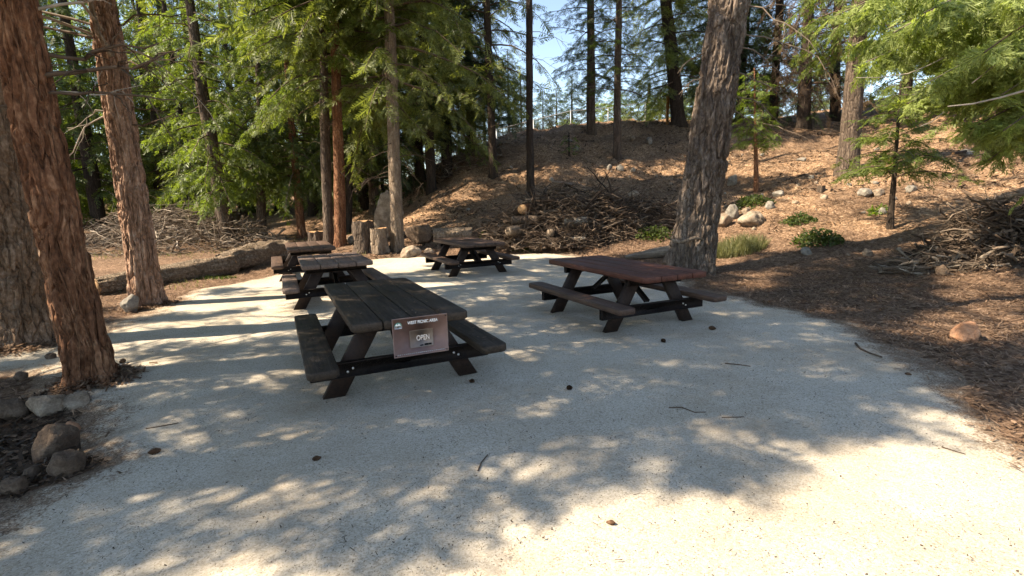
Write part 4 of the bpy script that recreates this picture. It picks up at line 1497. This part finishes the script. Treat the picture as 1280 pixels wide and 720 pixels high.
def stump(px, py, wpx, hpx, label, m, name='stump'):
    b = hit(px, py)
    r = width(wpx, b)
    h = hpx / F_PX * b[1]
    tr = Trunk((rng.normal(0, .04), 0), h + .02, r, r * .88)
    root = empty(name, b, label, 'stump')
    zs = np.arange(-.15, h, .04)
    n = 40
    th = np.arange(n) * 2 * np.pi / n
    Z, T = np.meshgrid(zs, th, indexing='ij')
    s0 = rng.uniform(0, 50)
    rr = r * (1 + .22 * np.exp(-np.maximum(Z, 0) / .18) * (.5 + .5 * np.cos(T * 4 + s0))) + (np.clip(np.abs(fbm(np.cos(T) * r * 9 + s0, np.sin(T) * r * 9, Z * 1.5, 4) - .5) * 5, 0, 1) - .5) * r * .2
    V = np.stack([np.cos(T) * rr, np.sin(T) * rr, Z + np.where(Z > h - .1, (fbm(np.cos(T) * 3, np.sin(T) * 3, s0) - .5) * .14, 0)], -1).reshape(-1, 3)
    k = np.arange(n)
    b_ = MB()
    b_.add(V, np.concatenate([np.stack([i * n + k, i * n + (k + 1) % n, (i + 1) * n + (k + 1) % n, (i + 1) * n + k], 1) for i in range(len(zs) - 1)]))
    b_.build('bark', m, root, smooth=True)
    b_ = MB()
    top = V[-n:]
    b_.add(np.concatenate([top * np.array([.985, .985, 1]) - np.array([0, 0, .01]), [[0, 0, h - .03]]]), None, np.stack([k, (k + 1) % n, np.full(n, n)], 1))
    b_.build('cut_face', M['cutwood'], root)


stump(456, 314, 25, 38, 'taller grey stump, left half of the close pair beside the sunlit trunk', M['bark_gray'])
stump(474, 315, 22, 31, 'paler stump, right half of the close pair beside the sunlit trunk', M['bark_pale'])
stump(397, 303, 20, 15, 'small squat stump left of the pair of brown trunks', M['bark_gray'])
stump(628, 306, 16, 19, 'pale stump at the left foot of the brush pile', M['bark_pale'])
stump(672, 312, 19, 17, 'low split stump in front of the brush pile', M['bark_pale'])
stump(1026, 240, 8, 8, 'tiny dark stump on the sunny slope near the stout trunk', M['bark_gray'])


# ------------------------------------------------------------------ rocks
import bmesh
def rock_mesh(seed, sx, sy, sz, sub=4, ang=.5):
    bm = bmesh.new()
    bmesh.ops.create_icosphere(bm, subdivisions=sub, radius=1)
    v = np.array([p.co[:] for p in bm.verts])
    r = np.random.default_rng(seed)
    d = 1 + (fbm(v[:, 0] * 1.1 + seed * 3.1, v[:, 1] * 1.1, v[:, 2] * 1.1 + seed) - .5) * 1.0
    p = v * d[:, None]
    for k in range(9):                      # broken faces
        n = r.normal(0, 1, 3); n /= np.linalg.norm(n)
        lim = r.uniform(.62, .95)
        s = p @ n
        p = p - np.where(s > lim, (s - lim) * ang * 1.6, 0)[:, None] * n
    p = p * (1 + (fbm(v[:, 0] * 5 + seed, v[:, 1] * 5, v[:, 2] * 5) - .5) * .16)[:, None]
    p = p * np.array([sx, sy, sz])
    for q, co in zip(bm.verts, p): q.co = co
    me = bpy.data.meshes.new('rock')
    bm.to_mesh(me); bm.free()
    for f in me.polygons: f.use_smooth = True
    return me


GR = 'border rocks at the left foreground'


def rock(px, py, wpx, hpx, label, m, cat='rock', name='boulder', group=None, deep=.8, sink=.3, seed=None, loc=None):
    b = hit(px, py) if loc is None else np.array(loc)
    if group == GR: wpx, hpx, sink = wpx * .9, hpx * .8, max(sink, .45)
    sx = width(wpx, b) * 1.05
    sz = hpx / F_PX * b[1] / (2 - sink) * 1.15
    o = bpy.data.objects.new(name, rock_mesh(seed or int(px * 7 + py), sx, sx * deep, sz))
    o.data.materials.append(M[m])
    COL.objects.link(o)
    o.location = (b[0], b[1] + sx * deep * .6, b[2] + sz * (1 - sink))
    o.rotation_euler = (0, 0, rng.uniform(-.4, .4))
    tag(o, label, cat, group)
    return o


GR = 'border rocks at the left foreground'
rock(52, 521, 52, 30, 'large tan rock just left of the leaning cedar foot', 'rock_tan', group=GR, sink=.45)
rock(10, 528, 44, 28, 'brown rock cut by the left edge of the photo, beside the mulch', 'rock_brown', group=GR)
rock(62, 577, 48, 52, 'tallest brown rock in the middle of the left border', 'rock_brown', group=GR, deep=1.1, sink=.5)
rock(84, 512, 50, 20, 'low tan rock behind the tallest brown one of the left border', 'rock_tan', group=GR, sink=.6)
rock(36, 600, 22, 16, 'little brown rock before the tallest one of the left border', 'rock_brown', group=GR)
rock(74, 598, 52, 38, 'slanting rough rock nearest the camera in the left border', 'rock_brown', group=GR, sink=.42)
rock(90, 545, 16, 13, 'small orange stone wedged on the left border rocks', 'rock_orange', 'stone', 'stone', sink=.2)
rock(12, 625, 30, 22, 'dark lump of wood or stone at the lower left edge', 'rock_brown', 'stone', 'stone')
rock(160, 392, 22, 20, 'white stone at the foot of the pinkish cedar', 'rock_gray', 'stone', 'stone')
rock(62, 452, 14, 9, 'brown stone on the sunny ground at the far left', 'rock_brown', 'stone', 'stone')
rock(24, 478, 16, 9, 'dark stone left of the leaning cedar, on the pad edge', 'rock_brown', 'stone', 'stone')
rock(1214, 425, 40, 20, 'flat orange stone lying on the chips at the right', 'rock_orange', deep=.7, sink=.55)
rock(487, 300, 36, 52, 'tall tan boulder leaning between the stumps and the sunlit trunk', 'rock_tan', deep=.6, sink=.1)
rock(523, 306, 34, 24, 'dark boulder at the right foot of the sunlit trunk', 'rock_brown')
rock(512, 323, 26, 13, 'low tan rock at the pad edge below the sunlit trunk', 'rock_tan')
rock(536, 318, 12, 7, 'small tan rock right of the low one below the sunlit trunk', 'rock_tan', 'stone', 'stone')
for (px, py, w, h, m, lab) in [
    (917, 274, 20, 20, 'rock_gray', 'grey boulder right of the huge trunk, above the bunch grass'), (905, 284, 30, 17, 'rock_tan', 'wide tan boulder partly behind the huge trunk'), (944, 282, 42, 20, 'rock_tan', 'broad tan boulder above the bunch grass'),
    (934, 268, 12, 9, 'rock_tan', 'small tan rock on top of the boulder row'), (964, 262, 15, 10, 'rock_gray', 'white rock beside the upper green shrub'), (916, 232, 14, 13, 'rock_gray', 'round grey rock higher up beside the huge trunk'),
    (974, 246, 14, 8, 'rock_gray', 'pale rock under the stout trunk slope'), (1082, 247, 20, 12, 'rock_gray', 'grey rock left one of the pair near the sapling'), (1099, 245, 15, 11, 'rock_tan', 'pale rock right one of the pair near the sapling'),
    (1141, 240, 16, 10, 'rock_gray', 'grey rock right of the sapling stem'), (1004, 203, 14, 6, 'rock_gray', 'flat white rock high on the sunny slope'), (1210, 195, 18, 9, 'rock_gray', 'white rock in the shade under the feathery boughs'),
    (1086, 320, 16, 8, 'rock_tan', 'tan rock on the chips below the sapling'), (775, 214, 13, 8, 'rock_gray', 'pale rock on the shaded slope beside the right slim pine'), (762, 213, 9, 7, 'rock_gray', 'small pale rock left of the one by the right slim pine'),
    (812, 180, 10, 9, 'rock_gray', 'grey rock on the shaded mound face'), (720, 190, 9, 7, 'rock_gray', 'grey rock low on the left of the mound face'), (793, 247, 22, 9, 'rock_tan', 'flat tan rock in the sunlit patch above the brush pile'), (350, 306, 22, 12, 'rock_brown', 'brown rock at the end of the fallen log'),
    (440, 305, 16, 9, 'rock_gray', 'grey rock left of the double stump'), (1150, 334, 22, 16, 'rock_brown', 'dark rock among the sticks at the right'), (1180, 345, 18, 14, 'rock_brown', 'dark rock under the right stick pile'),
]:
    rock(px, py, w * .82, h * .82, lab, m, sink=.42)
# loose small stones
shapes = [rock_mesh(900 + i, .1, .085, .065, 2) for i in range(6)]
for k in range(75):
    px, py = rng.uniform(560, 1275), rng.uniform(165, 330)
    b = hit(px, py)
    if pad_sd(b[0:1], b[1:2])[0] > -.1 or b[1] > 32: continue
    o = bpy.data.objects.new('stone', shapes[k % 6].copy())
    o.data.materials.clear(); o.data.materials.append(M[['rock_tan', 'rock_gray'][k % 2]])
    COL.objects.link(o)
    s = rng.uniform(.5, 1.7)
    o.scale = (s, s, s)
    o.location = b + np.array([0, 0, .015 * s])
    o.rotation_euler = rng.uniform(0, 6.28, 3) * np.array([.2, .2, 1])
    tag(o, 'small loose stone lying on the slope', 'stone', 'small loose stones on the slope')


# ------------------------------------------------------------------ brush piles
def brush(name, label, cx, cy, rx, ry, h, n, m, lmin=.5, lmax=1.8, fine=0, seed=1):
    b = MB()
    for k in range(n):
        a, r = rng.uniform(0, 6.28), math.sqrt(rng.random())
        x, y = cx + rx * r * math.cos(a), cy + ry * r * math.sin(a)
        lump = .75 + .5 * float(fbm(x * .9, y * .9, seed))
        z = float(base_z(x, y)) + h * (1 - r * r) * lump * rng.uniform(.25, 1.0) + .03
        L = rng.uniform(lmin, lmax) * (1.1 - .4 * r)
        d = np.array([rng.normal(0, 1), rng.normal(0, .6), rng.normal(0, .22)])
        d /= np.linalg.norm(d)
        p = curve(np.array([x, y, z]) - d * L / 2, d, L, rng.normal(0, .15), rng.normal(.1, .25), 5, .12)
        p[:, 2] = np.maximum(p[:, 2], base_z(p[:, 0], p[:, 1]) + .02)
        rr = rng.choice([.008, .012, .018, .028, .042], p=[.32, .30, .2, .12, .06])
        b.tube(p, np.linspace(rr, rr * .4, 5), 5 if rr > .012 else 3, cap=rr > .012)
        if rng.random() < .5:
            for e in range(3):
                j = rng.integers(1, 5)
                dd = d + rv(.6); dd /= np.linalg.norm(dd)
                q = curve(p[j], dd, L * .35, 0, .1, 3, .1)
                b.tube(q, [.005, .004, .002], 3, cap=False)
    # matted needles and bark between the sticks
    for k in range(fine):
        a, r = rng.uniform(0, 6.28), math.sqrt(rng.random())
        x, y = cx + rx * r * math.cos(a), cy + ry * r * math.sin(a)
        lump = .75 + .5 * float(noise(x * .9, y * .9, seed))
        z = float(base_z(x, y)) + h * (1 - r * r) * lump * rng.uniform(.1, .8)
        d = rv(1); d[2] *= .35; d /= np.linalg.norm(d)
        s = np.cross(d, rv(1)); s /= np.linalg.norm(s)
        L, w = rng.uniform(.1, .32), rng.uniform(.015, .06)
        p = np.array([x, y, z])
        b.add([p - d * L / 2 - s * w / 2, p + d * L / 2 - s * w / 2, p + d * L / 2 + s * w / 2, p - d * L / 2 + s * w / 2], [(0, 1, 2, 3)])
    o = b.build(name, m)
    tag(o, label, 'brush pile', None, 'stuff')


pc = hit(716, 312)
PX, PY = float(pc[0]), float(pc[1]) + 1.2
brush('brush_pile', 'big dark heap of cut branches below the mound, behind the red table', PX, PY, 2.8, 1.5, 1.5, 1800, M['twig_dark'], .4, 1.5, fine=4200, seed=2)
brush('brush_pile', 'tail of thin branches running right from the big heap', PX + 2.2, PY + .3, 1.7, 1.0, .95, 340, M['twig_dark'], fine=700, seed=3)
lc = hit(205, 312)
brush('brush_pile', 'grey heap of bleached sticks behind the fallen log', float(lc[0]) - .2, float(lc[1]) + .9, 4.4, 2.6, 1.7, 1000, M['twig'], fine=400, seed=4)
rc_ = hit(1250, 335)
brush('brush_pile', 'heap of roots and branches at the right edge under the boughs', float(rc_[0]) + .85, float(rc_[1]) + .9, 1.5, 1.2, 1.15, 560, M['twig_dark'], .4, 1.2, fine=1600, seed=5)
brush('brush_pile', 'low spread of sticks before the heap at the right edge', float(rc_[0]) - .3, float(rc_[1]) + .7, 1.4, .8, .28, 150, M['twig'], .3, 1.0, fine=200, seed=6)
mc = hit(585, 200)
brush('brush_pile', 'pale brush lying on the left shoulder of the mound', float(mc[0]), float(mc[1]), 1.9, 1.4, .6, 220, M['twig'], fine=100, seed=7)


def pile_log(px, py, dep, ang, L, r, label, m, tilt=0.0):
    c = at(px, py, dep)
    d = np.array([math.cos(R(ang)) * math.cos(tilt), math.sin(R(ang)) * math.cos(tilt), math.sin(tilt)]) * L / 2
    log([c - d, c + d], [r, r * .95], 'log_round', label, m, amp=.06, n=24, cut='cut end' in label)


D0 = PY - .85
pile_log(719, 276, D0 + .1, 4, .75, .13, 'silvery log in the middle of the brush pile', M['bleached'])
pile_log(655, 275, D0 + .2, 6, .8, .13, 'grey log sticking out at the left of the brush pile', M['bark_gray'])
pile_log(657, 261, D0 + .6, 70, .7, .17, 'log with reddish cut end near the top left of the brush pile', M['bark_red'])
pile_log(643, 288, D0 - .1, 60, .7, .15, 'pale log lying low at the left of the brush pile', M['bark_pale'])
pile_log(713, 298, D0 - .2, -40, 1.1, .06, 'thin pale pole slanting down from the brush pile', M['bleached'], .0)
pile_log(690, 290, D0 - .1, 75, .6, .15, 'dark round log in the lower middle of the brush pile', M['bark_dark'])
pile_log(757, 296, D0 + .0, -12, .9, .12, 'grey log at the right foot of the brush pile', M['log_gray'])
gb = hit(815, 324)
log([gb + np.array([-.7, .1, .05]), gb + np.array([0, .1, .13]), gb + np.array([.7, .2, .2])], [.05, .12, .16], 'limb_or_shadow', 'grey broken limb lying against the foot of the huge trunk', M['log_gray'], amp=.09)
dl = hit(1205, 195)  # dark limb form stands in for the stout trunk's cast shadow
log([dl + np.array([-.9, -.6, .05]), dl + np.array([.7, .5, .2])], [.05, .06], 'limb_or_shadow', 'dark bar standing in for a trunk shadow on the slope under the feathery boughs', M['bark_dark'], amp=.05)


# ------------------------------------------------------------------ low plants
def tuft(name, px, py, wpx, n, hmin, hmax, label, cat, m, kind='grass', deep=.7):
    b = hit(px, py)
    r = width(wpx, b)
    mb = MB()
    if kind == 'grass':
        for k in range(n):
            a, q = rng.uniform(0, 6.28), math.sqrt(rng.random())
            x, y = r * q * math.cos(a), r * deep * q * math.sin(a) + r * deep * .5
            z = float(ground_z(b[0] + x, b[1] + y)) - b[2]
            h = rng.uniform(hmin, hmax) * (1.1 - .5 * q)
            d = np.array([rng.normal(0, .35), rng.normal(0, .35), 1.]); d /= np.linalg.norm(d)
            s = np.array([rng.normal(), rng.normal(), 0]); s /= np.linalg.norm(s)
            p0 = np.array([x, y, z]); p1 = p0 + d * h * .6; p2 = p0 + d * h + np.array([d[0], d[1], -.15]) * h * .35
            w = .008
            mb.add([p0 - s * w, p0 + s * w, p1 + s * w * .8, p1 - s * w * .8, p2], [(0, 1, 2, 3)], [(3, 2, 4)])
    else:
        for k in range(n):
            a, q = rng.uniform(0, 6.28), rng.random() ** .6
            el = rng.random()
            x, y = r * q * math.cos(a), r * deep * q * math.sin(a) + r * deep * .5
            z = float(ground_z(b[0] + x, b[1] + y)) - b[2] + hmax * el * math.sqrt(max(0, 1 - q * q))
            p = np.array([x, y, z]) + rv(.02)
            d = rv(1); d[2] = abs(d[2]) * .6; d /= np.linalg.norm(d)
            s = np.cross(d, rv(1)); s /= np.linalg.norm(s)
            L, w = rng.uniform(.05, .1), rng.uniform(.02, .045)
            mb.add([p, p + d * L * .5 + s * w, p + d * L, p + d * L * .5 - s * w], [(0, 1, 2, 3)])
        for k in range(14):
            a = rng.uniform(0, 6.28)
            p0 = np.array([0, r * deep * .5, 0])
            mb.tube(curve(p0, (math.cos(a) * .8, math.sin(a) * .6, .6), r * .9, 0, .1, 4), [.008, .006, .005, .003], 4, cap=False)
    o = mb.build(name, m)
    o.location = b
    tag(o, label, cat)


tuft('bunch_grass', 925, 318, 78, 1500, .22, .62, 'pale green bunch grass right of the huge trunk', 'grass clump', M['grass'])
tuft('shrub', 1028, 306, 60, 900, .1, .34, 'round green shrub on the ground right of the bunch grass', 'shrub', M['shrub'], 'leaf')
tuft('shrub', 945, 258, 50, 700, .1, .28, 'spreading green shrub above the boulder row', 'shrub', M['shrub'], 'leaf')
tuft('shrub', 1002, 280, 42, 420, .1, .22, 'smaller green shrub just above the round one', 'shrub', M['shrub'], 'leaf')
tuft('shrub', 820, 300, 50, 500, .1, .35, 'dark green shrub between the brush pile and the huge trunk', 'shrub', M['cedar_dark'], 'leaf')
tuft('weed_clump', 612, 300, 26, 260, .08, .3, 'small bright weed behind the right end of the back table', 'weed', M['bright'], 'leaf')
tuft('weed_clump', 662, 314, 40, 240, .05, .14, 'low green weeds at the foot of the brush pile', 'weed', M['shrub'], 'leaf')
tuft('bunch_grass', 265, 350, 60, 340, .04, .12, 'short green grass along the foot of the fallen log', 'grass clump', M['shrub'], 'grass', .3)
tuft('weed_clump', 1100, 268, 26, 200, .05, .2, 'yellow green weed at the foot of the sapling', 'weed', M['bright'], 'leaf')


# ------------------------------------------------------------------ litter, stuff nobody could count
def litter(name, label, n, xr, yr, ok, m, lmin, lmax, wmin, wmax, tilt=.18, powy=1.0):
    u = rng.random(n) ** powy
    X, Y = rng.uniform(*xr, n), yr[0] + (yr[1] - yr[0]) * u
    k = ok(X, Y)
    X, Y = X[k], Y[k]
    Z = top_z(X, Y)
    n = len(X)
    a = rng.uniform(0, 2 * np.pi, n)
    d = np.stack([np.cos(a), np.sin(a), rng.normal(0, tilt, n)], 1)
    s = np.stack([-np.sin(a), np.cos(a), rng.normal(0, tilt, n)], 1)
    L, w = rng.uniform(lmin, lmax, n)[:, None], rng.uniform(wmin, wmax, n)[:, None]
    P = np.stack([X, Y, Z + .012 + np.abs(rng.normal(0, .012, n))], 1)
    V = np.stack([P - d * L / 2 - s * w / 2, P + d * L / 2 - s * w / 2 * .6, P + d * L / 2 + s * w / 2 * .6, P - d * L / 2 + s * w / 2], 1).reshape(-1, 3)
    b = MB()
    b.add(V, np.arange(4 * n).reshape(n, 4))
    tag(b.build(name, m), label, 'ground litter', None, 'stuff')


def table_needles():
    mb = MB()
    for (tx, ty, ya) in [(TA[0], TA[1], YA), (1.505, 7.103, .431), (-1.056, 12.235, .444), (-3.16, 9.0, .419), (-4.85, 12.25, .43)]:
        c, sn = math.cos(ya), math.sin(ya)
        for k in range(150):
            if k < 100: x, z = rng.uniform(-.46, .46), .7615
            else: x, z = rng.choice([-1, 1]) * .726 + rng.uniform(-.1, .1), .4215
            y = rng.uniform(-1.1, 1.1)
            a = rng.uniform(0, 6.28); L = rng.uniform(.02, .07); w = .0022
            d, q = np.array([math.cos(a), math.sin(a), 0]) * L / 2, np.array([-math.sin(a), math.cos(a), 0]) * w
            p = np.array([tx + x * c - y * sn, ty + x * sn + y * c, z + .003 + (.02 if ty == 9.0 else 0)])
            mb.add([p - d - q, p + d - q, p + d + q, p - d + q], [(0, 1, 2, 3)])
    tag(mb.build('needle_litter', M['litter']), 'dry needles fallen on the table tops and seats', 'ground litter', None, 'stuff')


table_needles()


def off_pad(X, Y): return pad_sd(X, Y) < .03
def on_pad(X, Y): return pad_sd(X, Y) > .0
litter('needle_litter', 'brown needles and bark chips covering the forest floor', 60000, (-9, 12), (2, 16), off_pad, M['litter'], .03, .13, .005, .022, .25, 1.0)
litter('wood_chips', 'wood chips lying thick on the ground at the right', 34000, (3.2, 10), (2.8, 11), lambda X, Y: pad_sd(X, Y) + rng.normal(0, .12, len(X)) < .05, M['litter'], .02, .065, .005, .018, .3)
litter('slope_litter', 'sticks and needles strewn over the mound', 34000, (-6, 18), (14, 31), off_pad, M['litter'], .06, .26, .006, .024, .2)
litter('slope_litter', 'dark bark scraps and clods on the mound', 11000, (-6, 18), (14, 31), lambda X, Y: off_pad(X, Y) & (fbm(X * .5, Y * .5, 12.) > .45), M['speck'], .05, .18, .02, .06, .4)
litter('needle_litter', 'dark needles and specks scattered thinly on the pale pad', 9000, (-5, 6), (1, 13), lambda X, Y: on_pad(X, Y) & (fbm(X * 1.3, Y * 1.3, 40., 4) + rng.random(len(X)) * .25 > .64), M['speck'], .006, .045, .002, .006, .08)
litter('pad_grit', 'small brown and grey crumbs in the sand of the pad', 14000, (-4.5, 5), (1, 9), lambda X, Y: on_pad(X, Y) & (fbm(X * 2.1, Y * 2.1, 44., 4) + rng.random(len(X)) * .3 > .62), M['speck'], .004, .014, .003, .009, .3)
litter('needle_litter', 'needles blown along the border of the pad', 22000, (-6, 7), (2, 14), lambda X, Y: (np.abs(pad_sd(X, Y) + .02 + rng.normal(0, .16, len(X))) < .3), M['litter'], .02, .10, .004, .014, .12)
litter('dark_mulch', 'dark mulch in the bed beyond the left border rocks', 4500, (-4.6, -2.6), (2.2, 4.6), off_pad, M['speck'], .02, .09, .01, .03, .4)
def base_duff():
    mb = MB()
    for t, n in ((T1, 900), (T2, 1000), (T0, 1000), (BT, 1600)):
        r = t.tr.r0 * (1.1 + np.abs(rng.normal(0, .55, n)))
        a = rng.uniform(0, 6.28, n)
        X, Y = t.base[0] + r * np.cos(a), t.base[1] + r * np.sin(a)
        Z = top_z(X, Y) + .015 + .09 * np.exp(-(r / t.tr.r0 - 1.1) * 2.5) * rng.random(n)
        b_ = rng.uniform(0, 6.28, n)
        d = np.stack([np.cos(b_), np.sin(b_), rng.normal(0, .3, n)], 1) * rng.uniform(.015, .05, n)[:, None]
        q = np.stack([-np.sin(b_), np.cos(b_), rng.normal(0, .3, n)], 1) * rng.uniform(.003, .012, n)[:, None]
        P = np.stack([X, Y, Z], 1)
        mb.add(np.stack([P - d - q, P + d - q, P + d + q, P - d + q], 1).reshape(-1, 3), np.arange(4 * n).reshape(n, 4))
    tag(mb.build('bark_litter', M['litter']), 'shed bark and needles heaped round the feet of the big trunks', 'ground litter', None, 'stuff')


base_duff()
# green blades on the flat beyond the log
def grass_flat():
    mb = MB()
    n = 0
    while n < 5000:
        x, y = rng.uniform(-16, -4.5), rng.uniform(10.5, 30)
        if fbm(x * .55, y * .55, 31., 3) < .56: n += .2; continue
        n += 1
        z = float(base_z(x, y)); h = rng.uniform(.05, .16)
        a = rng.uniform(0, 6.28)
        s = np.array([math.cos(a), math.sin(a), 0]) * .012
        p = np.array([x, y, z - .01])
        mb.add([p - s, p + s, p + np.array([rng.normal(0, .05), rng.normal(0, .05), h])], None, [(0, 1, 2)])
    tag(mb.build('meadow_grass', M['grass']), 'thin green grass on the flat beyond the fallen log', 'grass', None, 'stuff')
grass_flat()


# ------------------------------------------------------------------ cones and sticks on the pad
def cone_mesh(seed, L=.09, r=.034):
    r_ = np.random.default_rng(seed)
    mb = MB()
    mb.tube([(x, 0, 0) for x in np.linspace(-L / 2, L / 2, 6)], r * np.array([.35, .62, .7, .6, .4, .1]), 8)
    for i in range(11):
        u = i / 10
        x = -L / 2 + L * u
        rr = r * math.sin(math.pi * (.2 + .75 * u)) * 1.15
        for k in range(9):
            a = k * 2 * math.pi / 9 + i * .35
            c, s = math.cos(a), math.sin(a)
            o = np.array([x, c * rr, s * rr]); b = np.array([x - .006, c * rr * .5, s * rr * .5]); t = np.array([0, -s, c]) * r * .26
            mb.add([b - t * .6, b + t * .6, o + t + np.array([.010, 0, 0]), o - t + np.array([.010, 0, 0])], [(0, 1, 2, 3)])
    return mb


for i, (px, py, L, label) in enumerate([
    (890, 415, .10, 'pine cone on the pad right of the red table'), (829, 431, .085, 'small dark cone on the pad below the red table'), (712, 492, .075, 'cone lying in open shade in the middle of the pad'),
    (195, 574, .085, 'lone cone in the shade at the lower left of the pad'), (397, 581, .06, 'small cone on the pad below the blackened table'),
    (590, 482, .07, 'pale cone on the pad right of the blackened table foot'), (763, 661, .045, 'brown cone scale lying in the bright sun'), (154, 457, .085, 'cone at the right foot of the leaning red cedar'),
    (1135, 472, .05, 'pale cone on the pad edge at the right')]):
    b = hit(px, py)
    z = float(top_z(b[0], b[1]))
    L *= .72
    o = cone_mesh(i, L, L * .38).build('pine_cone', M['cone'])
    o.location = (b[0], b[1], z + L * .30)
    o.rotation_euler = (rng.uniform(0, 6), rng.normal(0, .15), rng.uniform(0, 6))
    tag(o, label, 'pine cone')
for (pts, r, label) in [([(1069, 434), (1075, 440), (1086, 446), (1102, 451)], .012, 'dark curved stick on the right border of the pad'), ([(836, 514), (852, 516), (868, 520), (882, 521)], .006, 'thin twig on the pad just inside the shade edge'),
                        ([(902, 527), (915, 528), (930, 526)], .005, 'short twig right of the other at the shade edge'), ([(598, 598), (602, 588), (610, 578)], .006, 'short upright looking twig low in the middle shade'),
                        ([(906, 458), (925, 460), (938, 461)], .006, 'twig on the shaded right half of the pad'), ([(183, 541), (205, 537), (224, 534)], .006, 'twig in the shade at the left of the pad'), ([(1176, 566), (1190, 572), (1206, 574)], .004, 'thin twig in the sun at the right')]:
    P = np.array([hit(*p) for p in pts])
    P[:, 2] = top_z(P[:, 0], P[:, 1]) + r * .9
    c = P.mean(0)
    mb = MB(); mb.tube(P - c, np.linspace(r, r * .6, len(P)), 6)
    o = mb.build('stick', M['twig_dark']); o.location = c
    tag(o, label, 'stick')


# ------------------------------------------------------------------ chain link fence and orange upright beyond the mound
def fence():
    root = empty('chain_link_fence', (0, 37, 0), 'grey chain link fence running along the back of the mound', 'fence')
    xs = np.arange(-6, 26.1, 2.6)
    y = 37.0
    zs = [float(ground_z(x, y)) for x in xs]
    for x, z in zip(xs, zs):
        b = MB(); b.tube([(x, 0, z - .1), (x, 0, z + 1.75)], .035, 6); b.build('post', M['fence'], root)
    b = MB(); b.tube([(x, 0, z + 1.72) for x, z in zip(xs, zs)], .022, 5); b.build('top_rail', M['fence'], root)
    b = MB()
    for x in np.arange(-6, 25, .14):
        for s in (-1, 1):
            x1 = x + s * .9
            if x1 < -6 or x1 > 26: continue
            z0, z1 = np.interp(x, xs, zs), np.interp(x1, xs, zs)
            b.tube([(x, .01 * s, z0), (x1, .01 * s, z1 + 1.7)], .0035, 3, cap=False)
    b.build('wire_mesh', M['fence'], root)


fence()
op = hit(834, 156)  # thin orange upright at the left side of the thick dark trunk
mb = MB(); mb.rbox((0, 0, .72), (.13, .13, 1.5), .015)
o = mb.build('orange_upright', M['orange']); o.location = op
tag(o, 'thin orange upright beside the thick dark trunk on the mound top', 'post')

# ------------------------------------------------------------------ light, sky, camera
w = bpy.data.worlds.new('World'); sc.world = w
w.use_nodes = True
nt = w.node_tree
bg = nt.nodes['Background']
sky = nt.nodes.new('ShaderNodeTexSky')
sky.sky_type = 'NISHITA'
sky.sun_disc = False
sky.sun_elevation = SUN_EL
sky.sun_rotation = math.atan2(SUN[0], SUN[1])
sky.altitude = 1500
sky.air_density = 1.0
sky.dust_density = .35
sky.ozone_density = 2.6
nt.links.new(sky.outputs[0], bg.inputs[0])
bg.inputs[1].default_value = .118
ld = bpy.data.lights.new('sun', 'SUN')
ld.energy = 4.4
ld.angle = R(.5)
ld.color = (1.0, .965, .91)
lo = bpy.data.objects.new('sun', ld)
COL.objects.link(lo)
lo.rotation_euler = Vector(SUN).to_track_quat('Z', 'Y').to_euler()

cd = bpy.data.cameras.new('camera')
cd.sensor_fit = 'HORIZONTAL'
cd.sensor_width = 36
cd.lens = 36 * F_PX / 1280
cd.clip_start = .05
cd.clip_end = 2000
co = bpy.data.objects.new('camera', cd)
COL.objects.link(co)
co.location = CAMPOS
from mathutils import Matrix
co.rotation_euler = (Matrix.Rotation(R(90) - PITCH, 3, 'X') @ Matrix.Rotation(ROLL, 3, 'Z')).to_euler()
sc.camera = co

sc.render.engine = 'CYCLES'
cy = sc.cycles
cy.use_adaptive_sampling = True
cy.adaptive_threshold = .02
cy.use_denoising = True
try: cy.denoiser = 'OPENIMAGEDENOISE'
except Exception: pass
cy.max_bounces = 6
cy.diffuse_bounces = 3
cy.glossy_bounces = 2
cy.transmission_bounces = 3
cy.transparent_max_bounces = 4
cy.sample_clamp_indirect = 6
cy.caustics_reflective = cy.caustics_refractive = False
vs = sc.view_settings
vs.view_transform = 'Standard'
vs.look = 'None'
vs.exposure = 1.76
vs.use_white_balance = True
vs.white_balance_temperature = 8350
vs.white_balance_tint = 10
vs.gamma = 1.0
vs.use_curve_mapping = False
